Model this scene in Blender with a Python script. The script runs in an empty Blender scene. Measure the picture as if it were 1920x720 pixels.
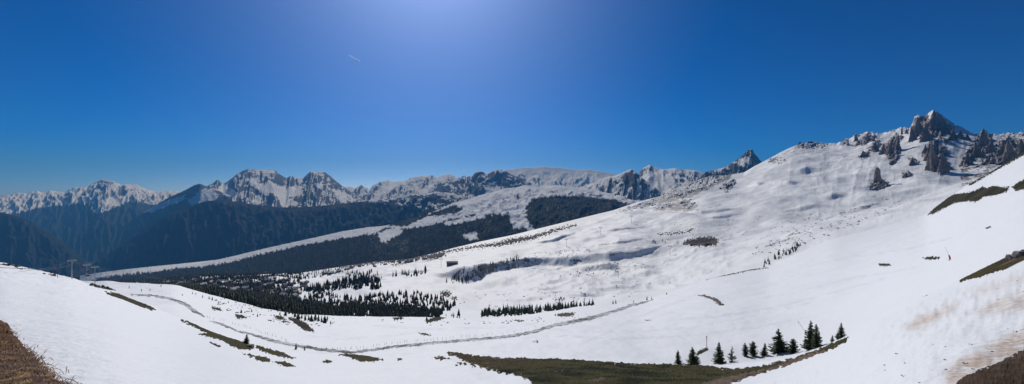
import bpy, bmesh, math, random
import numpy as np
from mathutils import Vector
random.seed(7)
RNG = np.random.default_rng(11)
F = 805.5            # focal length in photo pixels (100 degrees across 1920)
CX, HZ = 960.0, 372.0
SC = bpy.context.scene
COL = SC.collection

# ------------------------------------------------------------------ noise
def _hash(ix, iy, seed):
    h = (ix.astype(np.int64) * 374761393 + iy.astype(np.int64) * 668265263 + seed * 1442695041) & 0xffffffff
    h = ((h ^ (h >> 13)) * 1274126177) & 0xffffffff
    return ((h ^ (h >> 16)) & 0xffff) / 65535.0 * 2 * math.pi
def noise(x, y, seed=0):
    x = np.asarray(x, float); y = np.asarray(y, float)
    ix = np.floor(x); iy = np.floor(y); fx = x - ix; fy = y - iy
    sx = fx * fx * fx * (fx * (fx * 6 - 15) + 10); sy = fy * fy * fy * (fy * (fy * 6 - 15) + 10)
    def g(dx, dy):
        a = _hash(ix + dx, iy + dy, seed)
        return np.cos(a) * (fx - dx) + np.sin(a) * (fy - dy)
    n0 = g(0, 0) * (1 - sx) + g(1, 0) * sx
    n1 = g(0, 1) * (1 - sx) + g(1, 1) * sx
    return (n0 * (1 - sy) + n1 * sy) * 1.5
def fbm(x, y, o=4, seed=0, gain=.5):
    s = 0; a = 1; t = 0
    for k in range(o):
        s = s + a * noise(x * 2**k + 17.3 * k, y * 2**k - 9.1 * k, seed + k); t += a; a *= gain
    return s / t
def ridged(x, y, o=4, seed=0, gain=.5):
    s = 0; a = 1; t = 0; w = 1
    for k in range(o):
        n = 1 - np.abs(noise(x * 2**k + 5.7 * k, y * 2**k + 3.3 * k, seed + k)) * 1.6
        n = np.clip(n, 0, 1)**2
        s = s + a * n * w; w = np.clip(n * 1.6, 0, 1); t += a; a *= gain
    return s / t
def gsm(A, n, axis=-1):
    """repeated 1-2-1 smoothing along an axis, ends kept"""
    A = np.moveaxis(np.array(A, float), axis, -1).copy()
    for _ in range(n): A[..., 1:-1] = (A[..., :-2] + 2 * A[..., 1:-1] + A[..., 2:]) / 4
    return np.moveaxis(A, -1, axis)
def crs(sig, *p):
    """a curve through points, rounded over sig photo pixels"""
    xs = [q[0] for q in p]; ys = [q[1] for q in p]
    gx = np.arange(-460, 2381, 4.0); gy = np.interp(gx, xs, ys)
    k = np.exp(-.5 * (np.arange(-60, 61) * 4 / sig)**2); k /= k.sum()
    gy = np.convolve(np.pad(gy, 60, 'edge'), k, 'valid')
    return lambda u: np.interp(u, gx, gy)
def sstep(a, b, x):
    t = np.clip((x - a) / (b - a), 0, 1); return t * t * (3 - 2 * t)
def crv(*p):
    xs = [q[0] for q in p]; ys = [q[1] for q in p]
    return lambda u: np.interp(u, xs, ys)

# ------------------------------------------------------------------ materials
def mat(name):
    m = bpy.data.materials.new(name); m.use_nodes = True
    nt = m.node_tree; return m, nt, nt.nodes['Principled BSDF']
def N(nt, t, **k):
    n = nt.nodes.new(t)
    for a, b in k.items():
        if a.startswith('i_'):
            key = a[2:].replace('_', ' ')
            n.inputs[int(key) if key.isdigit() else key].default_value = b
        else: setattr(n, a, b)
    return n
def L(nt, a, b): nt.links.new(a, b)
def tex(nt, scale, detail=5, rough=.55, vec=None, stretch=None):
    n = N(nt, 'ShaderNodeTexNoise', i_Scale=scale, i_Detail=detail, i_Roughness=rough)
    if vec is None:
        vec = N(nt, 'ShaderNodeNewGeometry').outputs['Position']
    if stretch:
        mp = N(nt, 'ShaderNodeMapping'); mp.inputs['Scale'].default_value = stretch
        if len(stretch) == 3 and isinstance(stretch, list): pass
        L(nt, vec, mp.inputs['Vector']); vec = mp.outputs[0]
    L(nt, vec, n.inputs['Vector']); return n.outputs['Fac']
def ramp(nt, fac, stops, interp='LINEAR'):
    r = N(nt, 'ShaderNodeValToRGB'); r.color_ramp.interpolation = interp
    e = r.color_ramp.elements
    while len(e) < len(stops): e.new(.5)
    for q, (p, c) in zip(e, stops):
        q.position = p; q.color = (*c, 1) if len(c) == 3 else c
    L(nt, fac, r.inputs[0]); return r.outputs[0]
def mth(nt, op, a, b=None, c=None, clamp=False):
    n = N(nt, 'ShaderNodeMath', operation=op); n.use_clamp = clamp
    for i, v in enumerate((a, b, c)):
        if v is None: continue
        if isinstance(v, (int, float)): n.inputs[i].default_value = v
        else: L(nt, v, n.inputs[i])
    return n.outputs[0]
def mixc(nt, f, a, b):
    n = N(nt, 'ShaderNodeMix', data_type='RGBA')
    for i, v in ((0, f), (6, a), (7, b)):
        if isinstance(v, (int, float)): n.inputs[i].default_value = v
        elif isinstance(v, tuple): n.inputs[i].default_value = (*v, 1)
        else: L(nt, v, n.inputs[i])
    return n.outputs[2]
def bump(nt, p, h, dist, strength=1.0):
    b = N(nt, 'ShaderNodeBump', i_Strength=strength, i_Distance=dist)
    L(nt, h, b.inputs['Height']); L(nt, b.outputs[0], p.inputs['Normal'])
def attr(nt, name): return N(nt, 'ShaderNodeAttribute', attribute_name=name).outputs['Fac']
def ss(nt, x, lo, hi):
    n = N(nt, 'ShaderNodeMapRange', interpolation_type='SMOOTHSTEP'); L(nt, x, n.inputs[0])
    n.inputs[1].default_value = lo; n.inputs[2].default_value = hi; return n.outputs[0]

SNOW = (.785, .81, .82)
def snow_near():
    m, nt, p = mat('near snow')
    stain = attr(nt, 'stain')                       # dirt carried by the melting bank
    n1 = tex(nt, 3.5, 7, .68, None, (1, .6, .6)); n2 = tex(nt, 13, 6, .68, None, (1, .6, .6))
    f = mth(nt, 'MULTIPLY', mth(nt, 'MULTIPLY', stain, 1.1, clamp=True), ss(nt, mth(nt, 'ADD', n1, mth(nt, 'MULTIPLY', n2, .5)), .54, .84))
    dirt = ramp(nt, n2, [(.3, (.66, .52, .40)), (.5, (.50, .36, .24)), (.7, (.34, .22, .13))])
    speck = ss(nt, tex(nt, 26, 2), .73, .78)
    c = mixc(nt, mth(nt, 'MULTIPLY', f, .8), SNOW, dirt)
    c = mixc(nt, mth(nt, 'MULTIPLY', speck, mth(nt, 'ADD', mth(nt, 'MULTIPLY', stain, .5), .06)), c, (.25, .18, .12))
    tint = ss(nt, tex(nt, .05, 4, .5, None, (1, .4, 1)), .35, .7)
    c = mixc(nt, mth(nt, 'MULTIPLY', tint, .05), c, (.62, .66, .70))
    L(nt, c, p.inputs['Base Color']); p.inputs['Roughness'].default_value = .6
    h = mth(nt, 'ADD', tex(nt, 6, 5, .6), mth(nt, 'MULTIPLY', tex(nt, .8, 5, .6), 1.8))
    h = mth(nt, 'ADD', h, mth(nt, 'MULTIPLY', tex(nt, .12, 5, .6, None, (.6, 1, 1)), 6.0))
    bump(nt, p, h, .05, .9)
    return m
def snow_hill():
    m, nt, p = mat('hillside snow')
    rock = attr(nt, 'rock')
    geo = N(nt, 'ShaderNodeNewGeometry'); sep = N(nt, 'ShaderNodeSeparateXYZ'); L(nt, geo.outputs['Normal'], sep.inputs[0])
    n1 = tex(nt, .028, 6, .62); n2 = tex(nt, .12, 4, .6)
    v = mth(nt, 'ADD', mth(nt, 'ADD', n1, mth(nt, 'MULTIPLY', n2, .55)), mth(nt, 'MULTIPLY', rock, .42))
    v = mth(nt, 'SUBTRACT', v, mth(nt, 'MULTIPLY', mth(nt, 'SUBTRACT', sep.outputs['Z'], .8), .5))
    rf = ss(nt, v, 1.02, 1.07)
    rc = ramp(nt, tex(nt, .09, 5, .6), [(.3, (.10, .095, .09)), (.7, (.27, .245, .22))])
    c = mixc(nt, mth(nt, 'MULTIPLY', ss(nt, tex(nt, .006, 4, .5, None, (1, .5, 1)), .4, .7), .06), SNOW, (.6, .64, .70))
    c = mixc(nt, rf, c, rc)
    L(nt, c, p.inputs['Base Color']); p.inputs['Roughness'].default_value = .65
    h = mth(nt, 'ADD', tex(nt, .05, 6, .55), mth(nt, 'MULTIPLY', tex(nt, .012, 3, .5, None, (1, .3, 1)), 2.0))
    bump(nt, p, h, 1.2, .5)
    return m
def mountain_mat(name, scale, thr, rockc=((.05, .05, .055), (.15, .145, .14)), forestc=((.004, .009, .007), (.018, .023, .016)), bd=40, snowc=SNOW):  # forestc is darker than foliage: the trees' self-shading is put into the colour
    m, nt, p = mat(name)
    geo = N(nt, 'ShaderNodeNewGeometry'); sep = N(nt, 'ShaderNodeSeparateXYZ'); L(nt, geo.outputs['Normal'], sep.inputs[0])
    n1 = tex(nt, scale, 7, .62); n2 = tex(nt, scale * 4, 6, .65, None, (1, 1, .5))
    v = mth(nt, 'ADD', sep.outputs['Z'], mth(nt, 'MULTIPLY', mth(nt, 'SUBTRACT', n1, .5), .9))
    v = mth(nt, 'ADD', v, mth(nt, 'MULTIPLY', mth(nt, 'SUBTRACT', n2, .5), .55))
    v = mth(nt, 'ADD', v, attr(nt, 'snowb'))
    sf = ss(nt, v, thr - .03, thr + .05)
    rc = ramp(nt, n2, [(.3, rockc[0]), (.7, rockc[1])])
    c = mixc(nt, sf, rc, snowc)
    fo = mth(nt, 'ADD', attr(nt, 'forest'), mth(nt, 'MULTIPLY', mth(nt, 'SUBTRACT', tex(nt, scale * 9, 6, .7, None, (1, 1, .5)), .5), 1.3))
    ff = ss(nt, fo, .42, .56)
    fc = ramp(nt, tex(nt, scale * 3, 7, .7, None, (1, 1, .35)), [(.35, forestc[0]), (.62, forestc[1])])
    c = mixc(nt, ff, c, fc)
    L(nt, c, p.inputs['Base Color']); p.inputs['Roughness'].default_value = .9; p.inputs['Specular IOR Level'].default_value = .05
    bump(nt, p, mth(nt, 'ADD', n2, mth(nt, 'MULTIPLY', n1, 1.5)), bd, .8)
    return m
def rock_mat(name, scale, a, b, snowthr=.75, bd=3, streak=1.0):
    m, nt, p = mat(name)
    geo = N(nt, 'ShaderNodeNewGeometry'); sep = N(nt, 'ShaderNodeSeparateXYZ'); L(nt, geo.outputs['Normal'], sep.inputs[0])
    n1 = tex(nt, scale, 6, .65, None, (1, 1, .4)); n2 = tex(nt, scale * 5, 5, .6, None, (1, 1, .5))
    c = ramp(nt, mth(nt, 'ADD', mth(nt, 'MULTIPLY', n1, .6), mth(nt, 'MULTIPLY', n2, .4)), [(.35, a), (.62, b)])
    v = mth(nt, 'ADD', sep.outputs['Z'], mth(nt, 'MULTIPLY', mth(nt, 'SUBTRACT', n2, .5), .9))
    c = mixc(nt, ss(nt, v, snowthr, snowthr + .06), c, SNOW)
    L(nt, c, p.inputs['Base Color']); p.inputs['Roughness'].default_value = .85
    bump(nt, p, mth(nt, 'ADD', n1, n2), bd, .9)
    return m
def veg_mat(name, scale, stops, bd=.1, stretch=None):
    m, nt, p = mat(name)
    n1 = tex(nt, scale, 6, .68, None, stretch); n2 = tex(nt, scale * .13, 3, .6)
    c = ramp(nt, mth(nt, 'ADD', mth(nt, 'MULTIPLY', n1, .62), mth(nt, 'MULTIPLY', n2, .38)), stops)
    L(nt, c, p.inputs['Base Color']); p.inputs['Roughness'].default_value = .95
    p.inputs['Specular IOR Level'].default_value = .1
    bump(nt, p, n1, bd, 1)
    return m
def plain(name, c, rough=.6, metal=0, var=.25, scale=3):
    m, nt, p = mat(name)
    n = tex(nt, scale, 4)
    L(nt, ramp(nt, n, [(.3, tuple(v * (1 - var) for v in c)), (.7, tuple(v * (1 + var) for v in c))]), p.inputs['Base Color'])
    p.inputs['Roughness'].default_value = rough; p.inputs['Metallic'].default_value = metal
    return m

# ------------------------------------------------------------------ grids of terrain
class Grid: pass
def make_grid(stations, us, smooth=0):
    """stations: (Y(u), py(u) or ('z', Z(u)), rows to the next station). X follows from the column."""
    u = np.asarray(us, float); Ys, Zs = [], []
    st = []
    for Yf, pf, n in stations:
        Y = Yf(u) if callable(Yf) else np.full_like(u, Yf)
        if isinstance(pf, tuple): Z = pf[1](u) if callable(pf[1]) else np.full_like(u, pf[1])
        else: Z = (HZ - pf(u)) / F * Y
        st.append((Y, Z, n))
    for k in range(len(st) - 1):
        Y0, Z0, n = st[k]; Y1, Z1, _ = st[k + 1]
        for i in range(n):
            t = i / n
            Y = Y0 * (Y1 / Y0)**t
            Ys.append(Y); Zs.append(Z0 + (Z1 - Z0) * (Y - Y0) / (Y1 - Y0))
    Ys.append(st[-1][0]); Zs.append(st[-1][1])
    g = Grid(); g.u = u; g.Y = np.array(Ys); g.Z = np.array(Zs)
    for _ in range(smooth):
        Z = g.Z.copy(); Z[1:-1] = (g.Z[:-2] + 2 * g.Z[1:-1] + g.Z[2:]) / 4; g.Z = Z
    g.X = (u[None] - CX) / F * g.Y
    return g
def PY(g): return HZ - g.Z / g.Y * F
def grid_mesh(name, X, Y, Z, m, attrs=None, keep=None, parent=None):
    nv, nu = X.shape
    co = np.stack([X, Y, Z], -1).reshape(-1, 3)
    i = np.arange(nv * nu).reshape(nv, nu)
    f = np.stack([i[:-1, :-1], i[:-1, 1:], i[1:, 1:], i[1:, :-1]], -1).reshape(-1, 4)
    if keep is not None:
        k = keep[:-1, :-1] | keep[:-1, 1:] | keep[1:, 1:] | keep[1:, :-1]
        f = f[k.reshape(-1)]
        used = np.zeros(len(co), bool); used[f.ravel()] = True
        re = np.cumsum(used) - 1; co = co[used]; f = re[f]
    me = bpy.data.meshes.new(name)
    me.vertices.add(len(co)); me.vertices.foreach_set('co', co.ravel())
    me.loops.add(len(f) * 4); me.loops.foreach_set('vertex_index', f.ravel().astype(np.int32))
    me.polygons.add(len(f)); me.polygons.foreach_set('loop_start', np.arange(len(f)) * 4)
    me.polygons.foreach_set('use_smooth', np.ones(len(f), bool))
    me.update(calc_edges=True); me.validate()
    if attrs:
        for k_, v in attrs.items():
            a = me.attributes.new(k_, 'FLOAT', 'POINT'); v = v.reshape(-1)
            if keep is not None: v = v[used]
            a.data.foreach_set('value', v.astype(np.float32))
    me.materials.append(m)
    o = bpy.data.objects.new(name, me); COL.objects.link(o)
    if parent: o.parent = parent
    return o
def tri_mesh(name, co, faces, mats, mi=None, smooth=False):
    me = bpy.data.meshes.new(name)
    co = np.asarray(co, float).reshape(-1, 3); faces = np.asarray(faces, np.int32)
    k = faces.shape[1]
    me.vertices.add(len(co)); me.vertices.foreach_set('co', co.ravel())
    me.loops.add(faces.size); me.loops.foreach_set('vertex_index', faces.ravel())
    me.polygons.add(len(faces)); me.polygons.foreach_set('loop_start', np.arange(len(faces)) * k)
    if smooth: me.polygons.foreach_set('use_smooth', np.ones(len(faces), bool))
    for q in (mats if isinstance(mats, (list, tuple)) else [mats]): me.materials.append(q)
    if mi is not None: me.polygons.foreach_set('material_index', np.asarray(mi, np.int32))
    me.update(calc_edges=True)
    return me
def tag(o, label=None, cat=None, group=None, kind=None):
    if label: o['label'] = label
    if cat: o['category'] = cat
    if group: o['group'] = group
    if kind: o['kind'] = kind
    return o
def sdf(poly, px, py, pad=14):
    """signed distance (positive inside) of points to a polygon, in photo pixels"""
    P = np.asarray(poly, float); out = np.full(px.shape, -99.0)
    b = (px > P[:, 0].min() - pad) & (px < P[:, 0].max() + pad) & (py > P[:, 1].min() - pad) & (py < P[:, 1].max() + pad)
    x = px[b]; y = py[b]
    if x.size == 0: return out
    d = np.full(x.shape, 1e9); ins = np.zeros(x.shape, bool)
    for i in range(len(P)):
        a = P[i]; c = P[(i + 1) % len(P)]; e = c - a
        t = np.clip(((x - a[0]) * e[0] + (y - a[1]) * e[1]) / max(e @ e, 1e-9), 0, 1)
        d = np.minimum(d, np.hypot(x - a[0] - t * e[0], y - a[1] - t * e[1]))
        if a[1] != c[1]:
            cr = ((a[1] > y) != (c[1] > y)) & (x < (c[0] - a[0]) * (y - a[1]) / (c[1] - a[1]) + a[0])
            ins ^= cr
    out[b] = np.where(ins, d, -d); return out
def band(pts, w):
    """a polyline widened into a polygon; w = half width (number or list)"""
    P = np.asarray(pts, float); n = len(P)
    w = np.full(n, w) if np.isscalar(w) else np.asarray(w, float)
    T = np.gradient(P, axis=0); T /= np.linalg.norm(T, axis=1)[:, None]
    Nn = np.stack([-T[:, 1], T[:, 0]], 1) * w[:, None]
    return np.vstack([P + Nn, (P - Nn)[::-1]])
def hit(g, px, py, y0=0, y1=1e9):
    """first crossing of the sight line through a photo pixel with a grid between two depths"""
    c = np.interp(px, g.u, np.arange(len(g.u))); c0 = int(min(c, len(g.u) - 2)); w = c - c0
    Y = g.Y[:, c0] * (1 - w) + g.Y[:, c0 + 1] * w; Z = g.Z[:, c0] * (1 - w) + g.Z[:, c0 + 1] * w
    p = HZ - Z / Y * F
    mn = 1e9
    for i in range(len(p) - 1):
        if Y[i] < y0 or Y[i + 1] > y1: continue
        if (p[i] - py) * (p[i + 1] - py) <= 0 and p[i] != p[i + 1] and p[i] > p[i + 1]:
            t = (p[i] - py) / (p[i] - p[i + 1])
            y = Y[i] + t * (Y[i + 1] - Y[i]); z = Z[i] + t * (Z[i + 1] - Z[i])
            return Vector(((px - CX) / F * y, y, z))
    return None
def ground(g, x, y):
    """height of a grid at world positions (arrays)"""
    x = np.atleast_1d(np.asarray(x, float)); y = np.atleast_1d(np.asarray(y, float))
    c = np.interp(x / y * F + CX, g.u, np.arange(len(g.u))); out = np.empty(x.shape)
    c0 = np.minimum(c.astype(int), len(g.u) - 2)
    for k in range(len(x)):
        w = c[k] - c0[k]
        Yc = g.Y[:, c0[k]] * (1 - w) + g.Y[:, c0[k] + 1] * w; Zc = g.Z[:, c0[k]] * (1 - w) + g.Z[:, c0[k] + 1] * w
        out[k] = np.interp(y[k], Yc, Zc)
    return out
def overlay(name, g, polys, m, y0, y1, up=2, jag=1.5, jscale=.12, k=.5, cap=3.0, lump=.5, lscale=1.0, thick=1.0, seed=3, ridge=0, rscale=.01, flat=False):
    """A layer lying on a terrain grid inside outlines: its rim dips under the snow, so the edge is the real intersection."""
    pym = PY(g); U = np.broadcast_to(g.u[None], g.Y.shape)
    s = np.full(g.Y.shape, -99.0)
    for p in polys: s = np.maximum(s, sdf(p, U, pym))
    s[(g.Y < y0) | (g.Y > y1)] = -99
    on = s > -9
    if not on.any(): print('EMPTY overlay', name); return None
    r = np.where(on.any(1))[0]; c = np.where(on.any(0))[0]
    r0, r1 = max(r[0] - 1, 0), min(r[-1] + 2, g.Y.shape[0]); c0, c1 = max(c[0] - 1, 0), min(c[-1] + 2, g.Y.shape[1])
    def ups(A):
        A = A[r0:r1, c0:c1]; nr, nc = A.shape
        ri = np.arange((nr - 1) * up + 1) / up; ci = np.arange((nc - 1) * up + 1) / up
        a0 = np.minimum(ri.astype(int), nr - 2); b0 = np.minimum(ci.astype(int), nc - 2)
        wr = (ri - a0)[:, None]; wc = (ci - b0)[None]
        return (A[a0][:, b0] * (1 - wr) * (1 - wc) + A[a0 + 1][:, b0] * wr * (1 - wc) + A[a0][:, b0 + 1] * (1 - wr) * wc + A[a0 + 1][:, b0 + 1] * wr * wc)
    X, Y, Z = ups(g.X), ups(g.Y), ups(g.Z)
    px = X / Y * F + CX; py = HZ - Z / Y * F
    s = np.full(Y.shape, -99.0)
    for p in polys: s = np.maximum(s, sdf(p, px, py))
    s = s + jag * 2 * fbm(px * jscale, py * jscale * 1.6, 4, seed)
    pxs = Y / F
    h = np.clip(s * k, -1.2, cap)
    h = h + np.where(s > 0, lump * fbm(px * .35 * lscale, py * .7 * lscale, 4, seed + 9) * np.clip(s * .4, 0, 1) * cap, 0)
    if ridge: h = h + ridge * np.clip(s / 5, 0, 1) * (ridged(px * rscale * .8 + py * .05, py * rscale * .75, 4, seed + 4, .42) - .3)
    h = h * thick
    keep = (s > -2.5) & (Y > y0) & (Y < y1)
    o = grid_mesh(name, X, Y, Z + h * pxs, m, keep=keep)
    if flat: o.data.polygons.foreach_set('use_smooth', np.zeros(len(o.data.polygons), bool))
    return o

# ================================================================== near slope (camera stands on it)
S1 = crs(16, (-400, 470), (0, 491), (70, 508), (130, 520), (180, 537), (215, 548), (290, 580), (350, 603), (420, 632), (480, 652), (560, 664), (640, 668), (715, 675), (780, 664), (835, 658), (900, 664), (960, 669), (1060, 671), (1130, 676), (1200, 682), (1340, 686), (1420, 680), (1500, 665), (1560, 642), (1585, 632), (1640, 602), (1700, 569), (1750, 548), (1800, 527), (1850, 503), (1920, 470), (2100, 400), (2320, 350))
Y1 = crs(60, (-400, 240), (0, 210), (130, 240), (200, 150), (350, 100), (480, 82), (715, 72), (960, 62), (1340, 60), (1580, 62), (1700, 48), (1800, 38), (1920, 30), (2320, 25))
S2 = crs(9, (-400, 520), (130, 527), (190, 527), (260, 530), (330, 534), (400, 553), (440, 563), (480, 575), (520, 583), (560, 589), (650, 592), (800, 594), (900, 598), (1000, 588), (1050, 580), (1090, 573), (1140, 570), (1200, 564), (1270, 542), (1340, 519), (1390, 508), (1440, 499), (1500, 472), (1560, 447), (1620, 433), (1680, 418), (1738, 402), (1765, 380), (1790, 363), (1810, 347), (1850, 327), (1880, 308), (1920, 285), (2100, 200), (2320, 150))
Y2 = crs(60, (-400, 420), (190, 330), (330, 340), (400, 400), (480, 450), (560, 520), (700, 560), (1000, 600), (1200, 700), (1440, 800), (1560, 780), (1740, 640), (1800, 520), (1920, 430), (2320, 350))
Z4 = crs(60, (-400, -1.74), (250, -1.74), (650, -2.9), (1350, -2.9), (1750, -1.74), (2320, -1.74))
def Z26(u):
    z1 = (HZ - S1(u)) / F * Y1(u); lin = -1.74 + (z1 + 1.74) * (26 - 4) / (Y1(u) - 4)
    w = sstep(300, 700, u) * (1 - sstep(1350, 1650, u)); return lin * (1 - w) + w * (HZ - 732) / F * 26
us = np.arange(-400, 2321, 2.6)
nearg = make_grid([
    (.9, ('z', -1.74), 12), (4.0, ('z', Z4), 30), (26.0, ('z', Z26), 60),
    (Y1, S1, 8),
    (lambda u: Y1(u) * 1.35, lambda u: S1(u) + np.interp(u, [150, 200, 1300, 1600], [30, 9, 8, 4]), 8),
    (lambda u: Y1(u) * np.interp(u, [150, 200, 480, 1920], [1.25, 1.5, 1.9, 2.0]) + 2, lambda u: S1(u) + np.interp(u, [150, 200, 1300, 1600], [30, 3, 3, 1]), 130),
    (Y2, S2, 6), (lambda u: Y2(u) * 1.15, lambda u: S2(u) + 25, 6), (lambda u: Y2(u) * 1.7, lambda u: S2(u) + 120, 1)], us, smooth=2)
# exact bottom profile stays; relief on top
_b = np.clip((nearg.Y - 3) / 30, 0, 1)
nearg.Z += _b * 1.0 * fbm(nearg.X / 28, nearg.Y / 45, 4, 5) * np.clip(nearg.Y / 90, .15, 1.6)
nearg.Z += .08 * fbm(nearg.X / 3.2, nearg.Y / 5.5, 4, 8) * np.clip(nearg.Y / 12, .4, 3)
_u = np.broadcast_to(nearg.u[None], nearg.Y.shape); _py = PY(nearg)
# the melting bank on the right: knobbly surface
bank = np.clip(sdf([(1560, 640), (1700, 560), (1830, 512), (2330, 380), (2330, 1500), (1600, 1500), (1330, 740)], _u, _py, 60) / 40, 0, 1) * (nearg.Y < Y1(nearg.u)[None] * 1.02)
nearg.Z += bank * np.clip(nearg.Y / 14, .35, 1.2) * (.09 * ridged(nearg.X / .7, nearg.Y / 1.0, 3, 21) - .045 + .06 * fbm(nearg.X / .3, nearg.Y / .45, 3, 22))
_py = PY(nearg)
stain = np.zeros_like(_py)
for pl, a in (([(1690, 615), (1720, 590), (1760, 580), (1800, 560), (1790, 585), (1750, 610), (1700, 625)], 1.0),
              ([(1800, 590), (1860, 560), (1925, 540), (2100, 480), (2100, 560), (1925, 585), (1860, 590)], .8),
              ([(1760, 700), (1800, 672), (1860, 640), (1925, 610), (2100, 520), (2100, 620), (1920, 660), (1850, 690), (1780, 725)], 1.3),
              ([(1800, 545), (1850, 530), (1925, 505), (1925, 530), (1830, 560)], .5)):
    stain = np.maximum(stain, a * sstep(-.35, .8, sdf(pl, _u + 10 * fbm(_u / 16, _py / 12, 3, 91), _py + 8 * fbm(_u / 16, _py / 10, 3, 92), 40) / 20))
stain *= nearg.Y < 60
M_NS = snow_near()
o = grid_mesh('snow_slope', nearg.X, nearg.Y, nearg.Z, M_NS, {'stain': stain}); tag(o, kind='structure')

# ================================================================== ski hillside across the valley
CBx = crv((-400, 545), (100, 534), (200, 530), (300, 524), (400, 514), (480, 513), (560, 512), (600, 506), (640, 500), (700, 491), (760, 487), (800, 478), (850, 465), (900, 453), (960, 441), (1040, 421), (1100, 406), (1150, 394), (1200, 377), (1240, 367), (1265, 353), (1290, 343), (1330, 331), (1370, 327), (1395, 323), (1415, 311), (1440, 298), (1465, 284), (1490, 272), (1520, 266), (1545, 269), (1570, 268), (1590, 259), (1605, 251), (1630, 246), (1650, 251), (1680, 242), (1690, 238), (1705, 240), (1715, 219), (1722, 215), (1735, 219), (1742, 209), (1750, 205), (1762, 214), (1772, 219), (1790, 233), (1815, 244), (1827, 252), (1835, 252), (1843, 241), (1850, 246), (1858, 253), (1880, 250), (1920, 248), (2100, 235), (2320, 230))
CB = crs(28, *zip(range(-400, 2321, 4), [float(v) for v in CBx(np.arange(-400, 2321, 4))]))
YB = crs(90, (-400, 2900), (560, 3000), (760, 3200), (1000, 3500), (1300, 3900), (1500, 4400), (1750, 4500), (1830, 4000), (1920, 3300), (2320, 3000))
ub = np.concatenate([np.arange(-400, 500, 5), np.arange(500, 1400, 1.7), np.arange(1400, 1960, 1.25), np.arange(1960, 2320, 5)])
hill = make_grid([
    (lambda u: Y2(u) * 1.06 + 40, lambda u: S2(u) + 22, 20),
    (1300, crs(60, (-400, 580), (200, 560), (330, 548), (400, 547), (570, 560), (700, 556), (830, 562), (1000, 572), (1200, 553), (1400, 490), (1600, 438), (1740, 402), (1920, 320), (2320, 300)), 50),
    (2000, crs(60, (-400, 560), (200, 545), (400, 528), (500, 522), (570, 530), (650, 520), (750, 510), (850, 512), (960, 515), (1100, 500), (1200, 482), (1300, 466), (1400, 440), (1500, 420), (1600, 395), (1740, 362), (1840, 345), (1920, 305), (2320, 290)), 170),
    (YB, CB, 8),
    (lambda u: YB(u) * 1.12, lambda u: CB(u) + 30, 4), (lambda u: YB(u) * 1.35, lambda u: CB(u) + 150, 1)], ub, smooth=1)
u2 = np.broadcast_to(hill.u[None], hill.Y.shape); p2 = PY(hill)
_rs = np.abs(hill.Y - YB(hill.u)[None]) / (hill.Y / F)
_dh = (CB(hill.u) - CBx(hill.u))[None] * (hill.Y / F)
_w = np.where(hill.Y <= YB(hill.u)[None], np.clip(1 - (YB(hill.u)[None] - hill.Y) / (60 + 14 * np.abs(_dh)), 0, 1), np.clip(1 - (hill.Y - YB(hill.u)[None]) / 300, 0, 1))
hill.Z += _dh * _w
env = np.clip((YB(hill.u)[None] - hill.Y) / 500, 0, 1) * np.clip((hill.Y - 800) / 400, 0, 1)
right = sstep(1380, 1560, u2)
hill.Z += env * (30 * fbm(hill.X / 330, hill.Y / 420, 3, 31) + 9 * fbm(hill.X / 130 + hill.Y / 300, hill.Y / 130, 3, 32) + .6 * fbm(hill.X / 22, hill.Y / 40, 3, 37))
hill.Z += env * right * (11 * (ridged(u2 / 64 + .12 * fbm(u2 / 60, hill.Y / 500, 3, 34), hill.Y / 1500, 5, 33, .5) - .4)) * np.clip((hill.Y - 1700) / 1200, 0, 1)
hill.Z += env * right * 55 * fbm(hill.X / 420 + 3.1, hill.Y / 900, 3, 48)
hill.Z += env * right * 10 * fbm(hill.X / 110, hill.Y / 170, 5, 44, .55)
hill.Z += env * 6 * (ridged(hill.X / 75, hill.Y / 90, 3, 36) - .4) * sstep(900, 1000, u2) * (1 - sstep(1350, 1450, u2)) * sstep(1100, 1300, hill.Y) * (1 - sstep(2000, 2300, hill.Y))
crest_j = np.exp(-((hill.Y - YB(hill.u)[None]) / 260)**2) * sstep(1440, 1600, u2)
hill.Z += crest_j * (22 * (ridged(u2 * .08, hill.Y / 150, 4, 35) - .45))
# banks: terraces whose camera-side face is steep (they fall into their own shade)
def bank_line(pts, steep=1.95, tail=420, y0=900):
    """pts: (px, py of the top edge, visible height in photo pixels)"""
    global p2
    p2 = PY(hill); P = np.asarray(pts, float); cols = np.where((hill.u > P[0, 0]) & (hill.u < P[-1, 0]))[0]
    tops, hs = [], []
    for c in cols:
        x = hill.u[c]; ly = np.interp(x, P[:, 0], P[:, 1]); hp_ = np.interp(x, P[:, 0], P[:, 2])
        k = np.where((p2[:, c] <= ly + hp_) & (hill.Y[:, c] > y0))[0]
        yt = hill.Y[k[0], c] if len(k) else np.nan; tops.append(yt); hs.append(hp_)
    tops = np.array(tops); hs = np.array(hs); ok = np.isfinite(tops)
    if ok.sum() < 3: print('bank lost', pts[0]); return
    tops = np.interp(np.arange(len(tops)), np.where(ok)[0], tops[ok])
    for _ in range(60): tops[1:-1] = (tops[:-2] + 2 * tops[1:-1] + tops[2:]) / 4
    Hm = .85 * hs * tops / F; Yc = hill.Y[:, cols] + 14 * fbm(hill.X[:, cols] / 60, hill.Y[:, cols] / 60, 3, 77)
    rise = sstep(tops - Hm * steep, tops, Yc); fall = np.where(Yc > tops, np.exp(-np.clip(Yc - tops, 0, 1e9) / tail), 1)
    hill.Z[:, cols] += Hm * rise * fall
bank_line([(800, 519, 0), (830, 510, 8), (860, 499, 22), (890, 494, 28), (930, 488, 18), (1000, 480, 14), (1050, 480, 14), (1100, 479, 17), (1160, 476, 14), (1200, 470, 10), (1245, 459, 0)])
bank_line([(1050, 508, 0), (1100, 497, 8), (1150, 493, 11), (1200, 499, 7), (1235, 502, 0)])
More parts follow.
